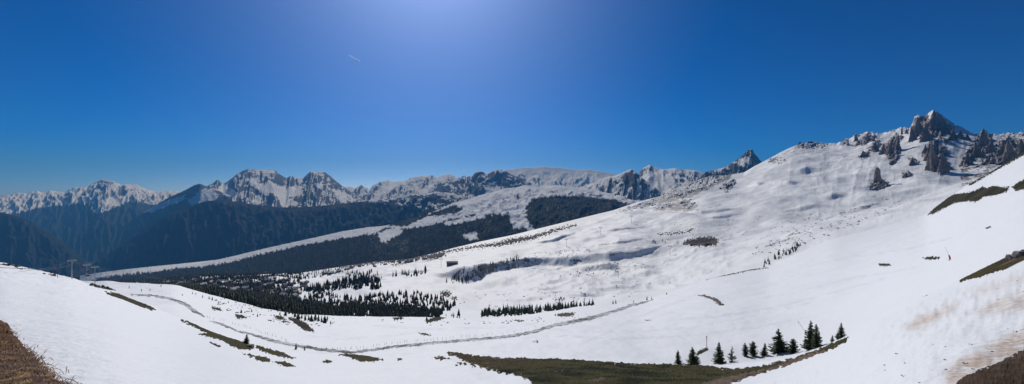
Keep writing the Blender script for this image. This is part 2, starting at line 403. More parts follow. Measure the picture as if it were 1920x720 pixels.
for b_ in ([(1066, 554, 0), (1085, 551, 4), (1102, 549, 7), (1118, 552, 3), (1134, 555, 0)], [(1176, 518, 0), (1195, 513, 5), (1210, 510, 8), (1226, 513, 4), (1244, 519, 0)], [(1130, 540, 0), (1150, 536, 3), (1165, 534, 5), (1180, 536, 3), (1204, 540, 0)], [(1000, 531, 0), (1030, 526, 4), (1070, 528, 0)], [(960, 545, 0), (1000, 540, 4), (1045, 543, 0)], [(1240, 540, 0), (1262, 536, 4), (1290, 534, 0)],
           [(990, 459, 0), (1040, 446, 7), (1080, 436, 0)], [(1180, 396, 0), (1250, 389, 5), (1330, 396, 5), (1400, 391, 0)], [(1080, 440, 0), (1150, 428, 5), (1230, 424, 0)], [(1100, 462, 0), (1160, 452, 5), (1220, 446, 0)], [(560, 541, 0), (620, 526, 8), (700, 520, 8), (730, 524, 0)], [(720, 516, 0), (770, 507, 5), (815, 506, 0)],
           [(1478, 322, 0), (1510, 312, 10), (1540, 322, 0)], [(1440, 345, 0), (1480, 338, 6), (1520, 345, 0)], [(1530, 372, 0), (1560, 364, 7), (1590, 368, 0)], [(1380, 352, 0), (1420, 342, 6), (1450, 340, 0)], [(1300, 412, 0), (1350, 404, 5), (1400, 400, 0)], [(1450, 400, 0), (1500, 388, 6), (1540, 384, 0)], [(1580, 395, 0), (1620, 385, 5), (1660, 380, 0)]):
    bank_line(b_, 2.15, 160)
p2 = PY(hill)
u2n = u2 + 5 * fbm(u2 / 9, p2 / 6, 4, 38); p2n = p2 + 4 * fbm(u2 / 9, p2 / 6, 4, 39)
rock = np.zeros_like(p2)
for pl, a in (([(1160, 396), (1240, 366), (1265, 350), (1330, 326), (1375, 322), (1372, 335), (1330, 355), (1290, 372), (1230, 385)], 1.25),
              ([(1215, 390), (1290, 372), (1312, 385), (1300, 398), (1240, 396)], .9),
              ([(1355, 350), (1375, 335), (1382, 345), (1362, 366)], 1.2),
              ([(1440, 300), (1490, 268), (1530, 262), (1560, 280), (1520, 290), (1460, 312)], .55),
              ([(1580, 262), (1640, 240), (1700, 232), (1715, 205), (1790, 225), (1830, 250), (1830, 290), (1780, 330), (1700, 300), (1620, 300)], .42),
              ([(1800, 320), (1840, 235), (1925, 245), (1925, 300), (1860, 340), (1800, 380)], .75),
              ([(1620, 345), (1700, 345), (1760, 365), (1700, 380), (1620, 375)], .45),
              ([(1500, 430), (1530, 440), (1440, 470), (1420, 460)], .6), ([(835, 532), (870, 496), (930, 486), (1010, 478), (1000, 500), (920, 520), (870, 532)], .5), ([(1060, 480), (1120, 470), (1200, 462), (1225, 474), (1120, 484)], .42), ([(960, 490), (1060, 492), (1000, 515), (950, 515)], .4), ([(1040, 420), (1160, 392), (1400, 330), (1420, 420), (1200, 450), (1060, 450)], .2), ([(1560, 360), (1700, 380), (1680, 430), (1440, 480), (1420, 440)], .22)):
    rock = np.maximum(rock, a * np.clip(sdf(pl, u2n, p2n, 20) / 8 + .5, 0, 1))
rock *= hill.Y > 1200
M_HS = snow_hill()
o = grid_mesh('ski_hillside', hill.X, hill.Y, hill.Z, M_HS, {'rock': rock}); tag(o, kind='structure')

# ================================================================== far mountains
def mountain(name, crest, Yc, base, Yb, m, amp=10, sx=40, seed=1, nrow=90, du=1.5, pw=1.25, forest=None, snowb=None, jag=1.0, back=1.18, snowpolys=(), forestpolys=(), spur=1.0, thin=(), relief=None, speck=()):
    c = crv(*crest); b = crv(*base) if isinstance(base, (list, tuple)) else (lambda u: np.full_like(u, float(base)))
    u = np.arange(crest[0][0], crest[-1][0] + du, du)
    Yc_ = np.full_like(u, float(Yc)) if np.isscalar(Yc) else crv(*Yc)(u)
    Zc = (HZ - c(u)) / F * Yc_; Zb = (HZ - b(u)) / F * Yb
    s = np.concatenate([np.linspace(0, 1, nrow)])[:, None]
    pxm = Yc_ / F
    Y = Yc_[None] + (Yb - Yc_[None]) * s
    Z = Zc[None] + (Zb - Zc)[None] * (s**pw * .75 + s * .25)
    e = np.clip(s * 5, 0, 1) * np.clip((1 - s) * 4, 0, 1)
    U = np.broadcast_to(u[None], Y.shape)
    rn = ridged(U / sx + .35 * fbm(U / 30, s * 3, 2, seed + 7) + s * .8, s * 1.6 * spur, 5, seed, .55)
    pyb = HZ - Z / Y * F
    if relief: Z = Z + e * pxm[None] * relief(U) * (fbm(U / 34, s * 5, 4, seed + 21) + .5 * (ridged(U / 22, s * 7, 4, seed + 22) - .4))
    cut = np.ones_like(Z)
    for pl, a in snowpolys:
        if a > .2: cut = np.minimum(cut, 1 - .75 * np.clip(sdf(pl, U, pyb) / 6 + .5, 0, 1))
    Z = Z + e * pxm[None] * amp * (rn - .4) * cut
    Z = Z + e * pxm[None] * amp * .35 * fbm(U / 9, s * 9, 4, seed + 3) * cut
    Z = Z + pxm[None] * jag * 2.2 * fbm(U / 7, s * 14, 4, seed + 5, .6) * np.clip(1.2 - s * 2, .3, 1)
    # far side
    Yk = np.array([1.04, back])[:, None] * Yc_[None]
    Zk = np.stack([Zc - 8 * pxm, Zc + (Zb - Zc) * .8])
    X = (U - CX) / F * Y
    Y = np.vstack([Yk[::-1], Y]); Z = np.vstack([Zk[::-1], Z]); X = (np.broadcast_to(u[None], Y.shape) - CX) / F * Y
    Y, Z, X = Y[::-1].copy(), Z[::-1].copy(), X[::-1].copy()
    U = np.broadcast_to(u[None], Y.shape); py = HZ - Z / Y * F
    fo = np.zeros_like(Y); sb = np.zeros_like(Y)
    Un = U + 7 * fbm(U / 8, py / 5, 4, seed + 11, .6); pn = py + 5 * fbm(U / 9, py / 4, 4, seed + 12, .6)
    if forest: fo = sstep(-6, 6, py - forest(U) + 6 * fbm(U / 5, py / 5, 4, seed + 2))
    for pl in forestpolys: fo = np.maximum(fo, np.clip(sdf(pl, Un, pn) / 4 + .5, 0, 1))
    for pl, a in snowpolys:
        q = np.clip(sdf(pl, Un, pn) / 4 + .5, 0, 1); sb += a * q
        fo = np.where(q > .3, fo * (1 - q), fo) if a > 0 else fo
    for pl in thin: fo = np.where((fo > .5), fo - .33 * np.clip(sdf(pl, U, py) / 8 + .5, 0, 1), fo)
    for pl, a in speck: fo = np.maximum(fo, a * np.clip(sdf(pl, Un, pn) / 8 + .5, 0, 1))
    o = grid_mesh(name, X, Y, Z, m, {'forest': fo, 'snowb': sb}); tag(o, kind='structure')
    g = Grid(); g.u = u; g.X, g.Y, g.Z, g.fo = X, Y, Z, fo
    return g
MP = mountain_mat('alpine rock and snow', .0022, .74, bd=50)
MQ = mountain_mat('sunlit alpine snow', .0030, .62, bd=40)
MI = mountain_mat('shaded cliff', .0020, .90, bd=70, rockc=((.045, .05, .055), (.12, .12, .12)))
MFo = mountain_mat('forested ridge', .0035, .90, bd=30)
MG = mountain_mat('glacier', .0010, .62, bd=25)

mountain('glacier', [(900, 330), (930, 322), (955, 318), (975, 315), (1000, 314), (1020, 312), (1040, 314), (1060, 316), (1080, 319), (1100, 317), (1120, 320), (1140, 324), (1170, 330), (1210, 340)], 24000, 400, 15000, MP, amp=12, sx=34, seed=51, jag=.35, pw=.8,
         snowpolys=[([(945, 312), (1175, 312), (1150, 328), (1060, 324), (1000, 320), (950, 326)], .5), ([(1105, 330), (1150, 322), (1160, 335), (1110, 340)], .5)])
mountain('distant_mountain', [(620, 358), (640, 352), (655, 350), (665, 353), (677, 347), (686, 351), (692, 357), (700, 346), (715, 342), (728, 337), (735, 341), (760, 339), (770, 333), (790, 330), (808, 328), (820, 333), (832, 328), (840, 326), (850, 329), (862, 336), (900, 345), (940, 350)], 20000, 410, 12500, MP, amp=16, sx=30, seed=61, jag=.6,
         snowpolys=[([(700, 375), (720, 345), (775, 336), (740, 352), (715, 368), (704, 385)], .5), ([(820, 334), (840, 325), (838, 342), (822, 342)], .5), ([(785, 360), (815, 342), (808, 352), (790, 366)], .4)])
mountain('snowy_massif', [(-420, 372), (-200, 360), (-60, 368), (0, 367), (25, 364), (32, 361), (50, 363), (70, 357), (78, 361), (95, 357), (120, 361), (138, 352), (165, 349), (178, 342), (192, 336), (205, 339), (215, 341), (226, 346), (240, 345), (256, 346), (268, 352), (280, 356), (290, 359), (305, 358), (330, 357), (360, 370), (400, 380)], 19000, 600, 8600, MQ, amp=9, sx=17, seed=71, jag=1.0, nrow=120, pw=1.7, spur=4,
         forest=crv((-400, 392), (0, 398), (25, 402), (60, 392), (90, 388), (130, 384), (165, 382), (180, 402), (210, 392), (240, 378), (290, 384), (400, 390)),
         snowpolys=[([(183, 338), (196, 334), (215, 341), (208, 350), (180, 350)], -.35), ([(222, 350), (232, 346), (240, 362), (224, 368)], -.35), ([(185, 352), (200, 350), (196, 366), (186, 366)], -.35)])
mountain('great_peak', [(370, 362), (385, 350), (400, 343), (408, 336), (418, 346), (430, 338), (445, 326), (455, 320), (468, 316), (480, 318), (500, 319), (515, 319), (525, 327), (537, 334), (547, 329), (553, 334), (560, 333), (568, 334), (578, 325), (584, 320), (592, 323), (604, 321), (610, 323), (620, 331), (632, 341), (645, 351), (660, 362), (690, 378), (720, 390)], 16000, 540, 6900, MI, amp=16, sx=26, seed=81, jag=.7, nrow=110, spur=.8,
         snowpolys=[([(400, 372), (415, 345), (430, 352), (445, 362), (440, 375), (410, 378)], .75), ([(468, 336), (480, 337), (486, 350), (505, 338), (518, 348), (545, 350), (562, 350), (566, 366), (545, 368), (530, 378), (510, 360), (497, 366), (480, 352), (468, 345)], .75),
                    ([(586, 340), (606, 350), (595, 353)], .6), ([(520, 378), (535, 374), (560, 378), (555, 388), (530, 388)], .5), ([(470, 375), (490, 366), (492, 380), (478, 386)], .35), ([(620, 352), (650, 360), (668, 378), (640, 380)], .25)])
mountain('dark_pyramid_peak', [(470, 402), (482, 388), (495, 370), (507, 358), (516, 368), (526, 380), (540, 395), (550, 405)], 13500, 440, 11500, MI, amp=8, sx=16, seed=85, jag=.5, nrow=50)
mountain('domed_mountain', [(780, 385), (800, 368), (815, 355), (828, 345), (840, 339), (855, 336), (866, 331), (872, 329), (875, 334), (879, 328), (883, 333), (887, 328), (893, 322), (900, 320), (907, 323), (914, 325), (925, 319), (938, 318), (950, 322), (960, 328), (978, 334), (995, 342), (1012, 352), (1040, 362), (1080, 372)], 13500, 440, 9300, MI, amp=20, sx=40, seed=91, jag=.6, nrow=90,
         snowpolys=[([(915, 355), (930, 347), (938, 352), (922, 372), (908, 375)], .55), ([(812, 358), (830, 362), (870, 372), (860, 380), (830, 372)], .55), ([(880, 368), (888, 364), (892, 378), (878, 378)], .6)])
mountain('far_snow_peak', [(1140, 352), (1165, 348), (1185, 342), (1197, 326), (1205, 316), (1217, 309), (1228, 314), (1245, 318), (1265, 315), (1272, 318), (1290, 318), (1310, 321), (1325, 327), (1345, 331), (1380, 345)], 11000, 420, 6500, MP, amp=16, sx=26, seed=101, jag=.7, nrow=90,
         snowpolys=[([(1210, 322), (1260, 322), (1275, 350), (1230, 372), (1190, 350)], .25)])
mountain('rock_spire', [(1290, 345), (1310, 334), (1325, 321), (1345, 318), (1365, 310), (1378, 302), (1388, 295), (1394, 289), (1399, 284), (1404, 280), (1410, 280), (1414, 287), (1421, 295), (1430, 305), (1450, 318), (1480, 335)], 8500, 400, 6800, MI, amp=18, sx=14, seed=111, jag=.9, nrow=80,
         snowpolys=[([(1380, 305), (1398, 292), (1404, 300), (1396, 315)], .4), ([(1400, 296), (1412, 292), (1415, 306), (1404, 312)], .3)])
mountain('left_valley_ridge', [(80, 530), (130, 495), (170, 468), (200, 446), (230, 425), (260, 404), (290, 386), (315, 371), (335, 362), (352, 354), (364, 347), (375, 344), (388, 350), (410, 358), (440, 370), (500, 392)], 12500, 520, 9800, MFo, amp=14, sx=44, seed=121, jag=.5,
         forest=crv((80, 400), (260, 400), (300, 372), (340, 362), (400, 366), (500, 380)), snowpolys=[([(270, 398), (300, 380), (345, 366), (350, 372), (310, 388), (280, 400)], .7), ([(350, 378), (375, 358), (395, 356), (410, 372), (385, 380), (360, 388)], .7), ([(355, 352), (372, 345), (385, 352), (365, 360)], -.2)])
mountain('snow_pyramid', [(1040, 372), (1070, 356), (1100, 347), (1125, 337), (1140, 331), (1155, 329), (1165, 325), (1175, 320), (1184, 317), (1190, 321), (1200, 330), (1212, 340), (1228, 351), (1245, 362), (1280, 380)], 8000, 440, 5600, MP, amp=14, sx=22, seed=131, jag=.6, nrow=80,
         snowpolys=[([(1165, 330), (1185, 318), (1196, 340), (1180, 352)], -.35), ([(1110, 350), (1150, 335), (1150, 350), (1120, 365)], .15)])
DR = mountain('forested_mountain', [(90, 545), (130, 522), (160, 503), (200, 477), (230, 458), (260, 438), (290, 419), (320, 402), (345, 391), (365, 383), (385, 377), (420, 375), (450, 379), (480, 384), (530, 389), (570, 388), (600, 386), (660, 380), (720, 373), (760, 366), (790, 363), (820, 360), (850, 362), (868, 369), (885, 378), (905, 386), (960, 400), (1000, 410)], 9300, [(90, 570), (560, 545), (800, 500), (1000, 470)], 7000, MFo, amp=20, sx=46, seed=141, jag=.5, nrow=120, spur=.6,
         forest=crv((80, 360), (640, 360), (700, 380), (760, 388), (850, 395), (1000, 395)), thin=[[(455, 395), (490, 388), (530, 420), (545, 460), (500, 465), (470, 430)], [(620, 395), (780, 385), (820, 410), (700, 420), (600, 420)]], snowpolys=[([(720, 372), (860, 360), (885, 378), (800, 385)], .05)])
mountain('dark_ridge', [(-420, 380), (-200, 380), (-60, 390), (0, 398), (20, 402), (40, 408), (60, 417), (80, 429), (100, 441), (120, 456), (135, 468), (150, 480), (165, 497), (180, 515), (205, 545)], 8500, 580, 6800, MFo, amp=16, sx=40, seed=151, jag=.6, forest=crv((-400, 300), (300, 300)))
# nearer plateau with the forest below it
PL = mountain('forested_plateau', [(150, 545), (190, 528), (250, 513), (300, 505), (340, 500), (380, 493), (430, 482), (500, 465), (560, 452), (610, 441), (640, 434), (690, 426), (715, 424), (732, 421), (745, 417), (790, 405), (830, 390), (850, 380), (880, 373), (900, 366), (925, 360), (945, 353), (965, 352), (985, 347), (1010, 350), (1040, 347), (1070, 350), (1100, 353), (1140, 362), (1200, 374), (1260, 385), (1320, 395)],
         [(150, 5600), (700, 6000), (1000, 6800), (1320, 6800)], [(150, 590), (400, 560), (560, 555), (700, 530), (900, 480), (1100, 440), (1320, 410)], 4000, mountain_mat('plateau', .0045, .64, bd=14), amp=2.5, sx=40, seed=161, jag=.4, nrow=170, du=1.3, pw=1.0, back=1.1, spur=.5,
         forest=crv((150, 529), (250, 514), (340, 503), (380, 500), (430, 492), (500, 474), (560, 461), (620, 451), (660, 444), (700, 436), (715, 430), (718, 426), (735, 426), (745, 430), (800, 424), (850, 410), (880, 404), (940, 402), (965, 404), (970, 440), (1320, 440)),
         thin=[[(685, 438), (745, 428), (770, 440), (768, 480), (700, 482)], [(850, 425), (930, 405), (950, 430), (860, 455)], [(960, 360), (1330, 360), (1330, 470), (960, 470)], [(690, 395), (880, 370), (880, 400), (760, 425), (700, 428)]], relief=crv((600, 0), (800, 3), (900, 9), (1320, 12)), speck=[([(800, 408), (860, 380), (985, 350), (1100, 350), (1200, 375), (985, 385), (900, 400)], .30), ([(400, 495), (700, 420), (730, 425), (600, 452), (430, 495)], .27)],
         forestpolys=[[(720, 424), (745, 412), (790, 402), (830, 392), (850, 384), (870, 392), (860, 400), (800, 408), (760, 425)], [(985, 385), (1000, 372), (1040, 366), (1100, 368), (1160, 375), (1185, 385), (1230, 392), (1230, 410), (1100, 425), (1010, 440), (985, 410)],
                      [(960, 430), (985, 425), (1000, 440), (985, 455), (940, 455)], [(880, 410), (960, 405), (958, 440), (900, 445)]],
         snowpolys=[([(640, 438), (665, 431), (715, 424), (714, 432), (690, 436), (655, 445)], .4), ([(708, 438), (735, 428), (755, 434), (750, 441), (735, 445), (722, 455), (714, 452)], .3), ([(830, 418), (870, 408), (905, 402), (912, 408), (880, 414), (842, 424)], .3), ([(868, 440), (890, 435), (898, 448), (880, 452)], .2), ([(955, 402), (985, 395), (985, 425), (962, 430)], .3)])
# far ground between the mountains
M_FL = veg_mat('far ground', .004, [(.3, (.012, .02, .012)), (.7, (.05, .055, .035))], 5)
xx, yy = np.meshgrid(np.linspace(-35000, 35000, 90), np.linspace(-1500, 27000, 40))
o = grid_mesh('valley_floor', xx, yy, -1560 + 40 * fbm(xx / 4000, yy / 4000, 3, 3), M_FL); tag(o, kind='structure')
# ================================================================== ground cover on the near slope
def gtag(o, kind='structure'):
    if o: tag(o, kind=kind)
    return o
M_HEATH = veg_mat('heath', .30, [(.37, (.008, .010, .005)), (.44, (.030, .033, .011)), (.50, (.068, .060, .022)), (.55, (.045, .030, .016)), (.63, (.17, .115, .08))], .4)
M_HEATHF = veg_mat('far heath', .16, [(.36, (.008, .009, .005)), (.5, (.032, .032, .015)), (.66, (.09, .065, .045))], .5)
M_SOIL = veg_mat('bare soil', 3.5, [(.3, (.035, .022, .015)), (.5, (.08, .052, .036)), (.7, (.15, .105, .075))], .06)
M_GRAVEL = veg_mat('gravel strip', 1.6, [(.3, (.07, .05, .035)), (.5, (.14, .10, .075)), (.7, (.24, .19, .15))], .12)
M_ROADM = veg_mat('wet track', .35, [(.34, (.045, .045, .045)), (.42, (.12, .115, .11)), (.48, (.34, .34, .35)), (.56, (.62, .64, .66))], .05, (1, .5, 1))
M_DIRT = veg_mat('thawed ground', .06, [(.34, (.03, .028, .022)), (.5, (.09, .075, .055)), (.66, (.2, .17, .14))], .6)
M_CRAG = rock_mat('crag rock', .022, (.042, .034, .028), (.36, .27, .205), .74, 7)
M_BOULD = rock_mat('boulder rock', 1.4, (.10, .10, .095), (.38, .37, .34), 9, .08)

MAIN = [(828, 655), (838, 653), (855, 655), (872, 662), (900, 667), (960, 668), (1000, 670), (1060, 670), (1100, 673), (1150, 678), (1200, 681), (1240, 679), (1300, 677), (1335, 682), (1350, 691), (1385, 691), (1430, 685), (1480, 673), (1520, 660), (1545, 650), (1560, 641), (1588, 630), (1594, 632), (1575, 648), (1552, 658), (1500, 672), (1470, 684), (1440, 695), (1400, 708), (1350, 724), (1330, 800), (1000, 800), (1000, 728), (992, 712), (962, 702), (940, 700), (905, 690), (872, 678), (842, 665)]
gtag(overlay('heath', nearg, [MAIN], M_HEATH, 9, 95, up=3, jag=3.4, jscale=.10, k=.35, cap=2.0, lump=1.7, lscale=.75, thick=1.0, seed=3), 'stuff')
gtag(overlay('earth_strip', nearg, [[(1285, 730), (1330, 712), (1370, 703), (1420, 694), (1460, 683), (1500, 668), (1552, 655), (1545, 661), (1480, 684), (1430, 699), (1385, 714), (1350, 727), (1330, 760), (1280, 760)], [(1085, 715), (1130, 706), (1150, 712), (1120, 722)], [(1020, 697), (1060, 693), (1070, 698), (1035, 702)]], M_GRAVEL, 9, 95, up=2, jag=2.5, k=.5, cap=2.9, lump=.9, seed=6))
sides = [('heath', [[(1796, 529), (1812, 511), (1826, 500), (1850, 491), (1870, 485), (1895, 474), (1925, 466), (1990, 448), (1990, 480), (1925, 498), (1900, 502), (1870, 509), (1840, 519)]], 20, 60, 1.2, 9),
         ('heath', [[(195, 546), (215, 549), (240, 552), (262, 562), (278, 572), (292, 581), (285, 582), (272, 577), (272, 582), (256, 578), (240, 569), (222, 563), (208, 557)]], 60, 190, .9, 10),
         ('heath', [[(345, 601), (360, 603), (380, 608), (400, 616), (420, 623), (440, 634), (460, 642), (480, 651), (472, 656), (450, 655), (430, 647), (418, 639), (400, 635), (372, 627), (386, 624), (372, 617), (352, 608)], [(386, 643), (395, 641), (414, 648), (410, 653), (395, 649)], [(336, 598), (346, 600), (347, 604), (340, 602)], [(455, 663), (470, 664), (480, 668), (470, 670)]], 30, 130, .9, 11),
         ('heath', [[(480, 646), (505, 654), (530, 661), (554, 672), (540, 672), (505, 664), (480, 653)], [(478, 667), (500, 670), (512, 678), (495, 679), (478, 674)], [(514, 677), (535, 678), (555, 687), (540, 688), (522, 683)]], 20, 120, .9, 12),
         ('heath', [[(592, 657), (612, 654), (640, 653), (665, 659), (690, 666), (720, 674), (700, 678), (675, 678), (655, 670), (630, 664), (600, 662)], [(603, 679), (612, 674), (624, 678), (614, 681)]], 25, 110, 1.6, 13),
         ('heath', [[(810, 670), (830, 668), (848, 673), (825, 675)], [(858, 680), (872, 680), (876, 684), (862, 684)], [(882, 683), (890, 683), (893, 688), (886, 688)], [(745, 672), (752, 672), (753, 676), (746, 676)]], 20, 110, .9, 14),
         ('earth_patch', [band([(1693, 568), (1712, 560), (1735, 552), (1750, 545)], [1, 2.2, 2.2, .8])], 15, 75, .7, 15)]
for nm, pl, a, b, cp, sd in sides:
    gtag(overlay(nm, nearg, pl, M_HEATH if nm == 'heath' else M_DIRT, a, b, up=4, jag=2.6, jscale=.2, k=.5, cap=cp, lump=1.3, seed=sd), 'stuff' if nm == 'heath' else 'structure')
far_h = [[(538, 594), (555, 597), (575, 606), (585, 616), (590, 623), (570, 620), (555, 607), (543, 600)], [(513, 591), (528, 593), (537, 600), (520, 599)], [(396, 574), (412, 578), (418, 583), (400, 581)], [(440, 589), (455, 591), (464, 596), (445, 598)], [(1304, 663), (1313, 656), (1326, 652), (1329, 656), (1319, 661), (1308, 666)],
         [(1740, 403), (1752, 388), (1775, 371), (1790, 364), (1815, 361), (1830, 357), (1842, 350), (1850, 353), (1862, 348), (1885, 352), (1894, 348), (1888, 359), (1868, 366), (1845, 369), (1830, 379), (1815, 377), (1790, 381), (1765, 393), (1748, 402)],
         [(1897, 351), (1910, 341), (1925, 335), (1990, 325), (1990, 348), (1925, 353), (1905, 359)], [(1815, 346), (1850, 327), (1890, 300), (1925, 280), (1925, 288), (1880, 313), (1840, 336), (1818, 349)],
         [(1730, 484), (1745, 481), (1763, 482), (1760, 486), (1735, 487)], [(1647, 494), (1668, 494), (1670, 498), (1650, 499)], [(1848, 427), (1857, 424), (1857, 428), (1850, 430)], [(736, 596), (752, 594), (757, 598), (740, 600)], [(797, 600), (815, 595), (835, 591), (840, 594), (822, 601), (800, 606)], [(785, 624), (800, 625), (808, 629), (792, 628)]]
gtag(overlay('heath', nearg, far_h, M_HEATHF, 95, 900, up=4, jag=2.4, jscale=.34, k=.5, cap=1.2, lump=.9, seed=18), 'stuff')
gtag(overlay('earth_patch', nearg, [band([(1322, 524), (1345, 518), (1375, 513), (1400, 507), (1440, 502)], [.6, 1.1, 1.2, 1.3, .5]), [(1040, 590), (1060, 586), (1078, 586), (1075, 592), (1050, 594)], [(960, 599), (985, 601), (975, 604)], [(1305, 553), (1322, 553), (1345, 560), (1358, 572), (1350, 573), (1335, 562), (1318, 556)], [(998, 640), (1010, 639), (1008, 642)], [(1210, 600), (1222, 600), (1215, 602)]], M_DIRT, 95, 900, up=4, jag=2.2, jscale=.35, k=.4, cap=.5, lump=.5, seed=19))
road_pts = [(440, 620), (470, 626), (500, 636), (540, 645), (600, 655), (660, 661), (700, 656), (740, 650), (800, 644), (860, 639), (920, 634), (960, 630), (1000, 622), (1040, 610), (1075, 603), (1110, 596), (1150, 584), (1180, 574), (1205, 568), (1225, 562)]
gtag(overlay('road', nearg, [band([(246, 552), (285, 554), (320, 560), (345, 569), (362, 581), (384, 594)], [1, 1.8, 2.2, 3.2, 3.6, 1.2]), band([(392, 602), (410, 606), (425, 612), (445, 620)], [1.2, 2.2, 2.2, 1]), band(road_pts, [1.2, 2, 2.8, 3, 2.8, 2.6, 2.6, 2.4, 2.4, 2.4, 2.6, 2.8, 3, 3.2, 3.4, 3.6, 3, 2.6, 2, 1])], M_ROADM, 95, 900, up=3, jag=1.3, jscale=.12, k=.3, cap=.25, lump=0, seed=20))
# dead grass at the left foot and bare earth at the right foot of the picture
GR = [(-420, 520), (-100, 560), (-10, 596), (12, 603), (25, 622), (40, 645), (62, 664), (75, 680), (80, 692), (95, 708), (118, 726), (250, 900), (-420, 900)]
gtag(overlay('grassy_bank', nearg, [GR], veg_mat('matted turf', 6, [(.3, (.035, .016, .008)), (.5, (.10, .048, .020)), (.7, (.21, .12, .05))], .05), 1.2, 30, up=5, jag=3, jscale=.06, k=.12, cap=1.6, lump=1.0, lscale=.25, thick=3.5, seed=30))
SO = [(1785, 730), (1800, 711), (1840, 690), (1870, 681), (1890, 671), (1925, 652), (2100, 570), (2330, 500), (2330, 1000), (1770, 1000)]
gtag(overlay('bare_soil', nearg, [SO], M_SOIL, 1.2, 30, up=5, jag=3, jscale=.06, k=.1, cap=1.4, lump=.7, lscale=.45, thick=2.5, seed=31))
def blades(name, poly, n, m, y0, y1, ln, seed):
    r = np.random.default_rng(seed); P = np.array(poly, float); cos, fcs, k = [], [], 0
    x0, x1 = max(P[:, 0].min(), -160), min(P[:, 0].max(), 2080); q0, q1 = P[:, 1].min(), min(P[:, 1].max(), 800)
    px = r.uniform(x0, x1, n * 4); py = r.uniform(q0, q1, n * 4); s = sdf(poly, px, py); px, py = px[s > 13][:n], py[s > 13][:n]
    H = hits(nearg, px, py, y0, y1)
    for p in H:
        if p is None: continue
        for _ in range(3):
            a = r.normal(-.8, .22) + math.pi * (r.random() < .25); l = ln * r.uniform(.5, 1.4); w = .0036 * r.uniform(.7, 1.5)
            b = p + Vector((r.normal(0, .06), r.normal(0, .06), .02)); d = Vector((math.cos(a), math.sin(a), 0)); nrm = Vector((-d.y, d.x, 0)) * w
            up = r.uniform(.0, .012)
            q = [b - nrm, b + nrm, b + d * l * .5 + nrm * .8 + Vector((0, 0, up)), b + d * l * .5 - nrm * .8 + Vector((0, 0, up)), b + d * l + Vector((0, 0, up * .4 - .3 * l * .25))]
            cos += q; fcs += [(k, k + 1, k + 2), (k, k + 2, k + 3), (k + 3, k + 2, k + 4)]; k += 5
    me = tri_mesh(name, cos, fcs, m); o = bpy.data.objects.new(name, me); COL.objects.link(o); return o
def hits(g, px, py, y0=0, y1=1e9):
    out = []
    for a, b in zip(px, py): out.append(hit(g, float(a), float(b), y0, y1))
    return out
_m, _nt, _p = mat('dry grass blades')
L(_nt, ramp(_nt, tex(_nt, 9, 3), [(.34, (.030, .012, .006)), (.5, (.13, .058, .022)), (.66, (.42, .24, .085))]), _p.inputs['Base Color']); _p.inputs['Roughness'].default_value = .8
o = blades('dry_grass', GR, 15000, _m, 2.5, 14, .22, 5); tag(o, kind='stuff')

# thawed ground and crags on the hillside
gtag(overlay('thawed_ground', hill, [[(1278, 457), (1290, 450), (1310, 446), (1335, 444), (1348, 451), (1342, 459), (1315, 462), (1295, 460)], [(825, 549), (836, 546), (846, 550), (842, 557), (832, 556)], [(845, 558), (856, 557), (856, 561), (848, 561)],
    [(800, 480), (815, 474), (832, 472), (835, 479), (820, 485), (803, 487)], band([(812, 476), (860, 468), (900, 462), (935, 458), (960, 451)], [.8, 1.4, 1.6, 3, 1]), band([(925, 460), (960, 452), (1000, 445), (1040, 432), (1080, 422)], [2.5, 4.5, 3, 2, .7]), band([(640, 499), (665, 497), (700, 492), (730, 490), (765, 487), (800, 480)], [2, 3, 2.2, 2, 2.4, 2]), [(1042, 561), (1050, 558), (1060, 560), (1052, 564)],
    band([(735, 497), (748, 495), (760, 493)], .7), band([(1235, 440), (1280, 436), (1300, 430)], .6), [(1070, 487), (1085, 486), (1090, 489), (1075, 490)]], M_DIRT, 1000, 4600, up=3, jag=5, jscale=.32, k=.5, cap=.8, lump=.6, seed=41))
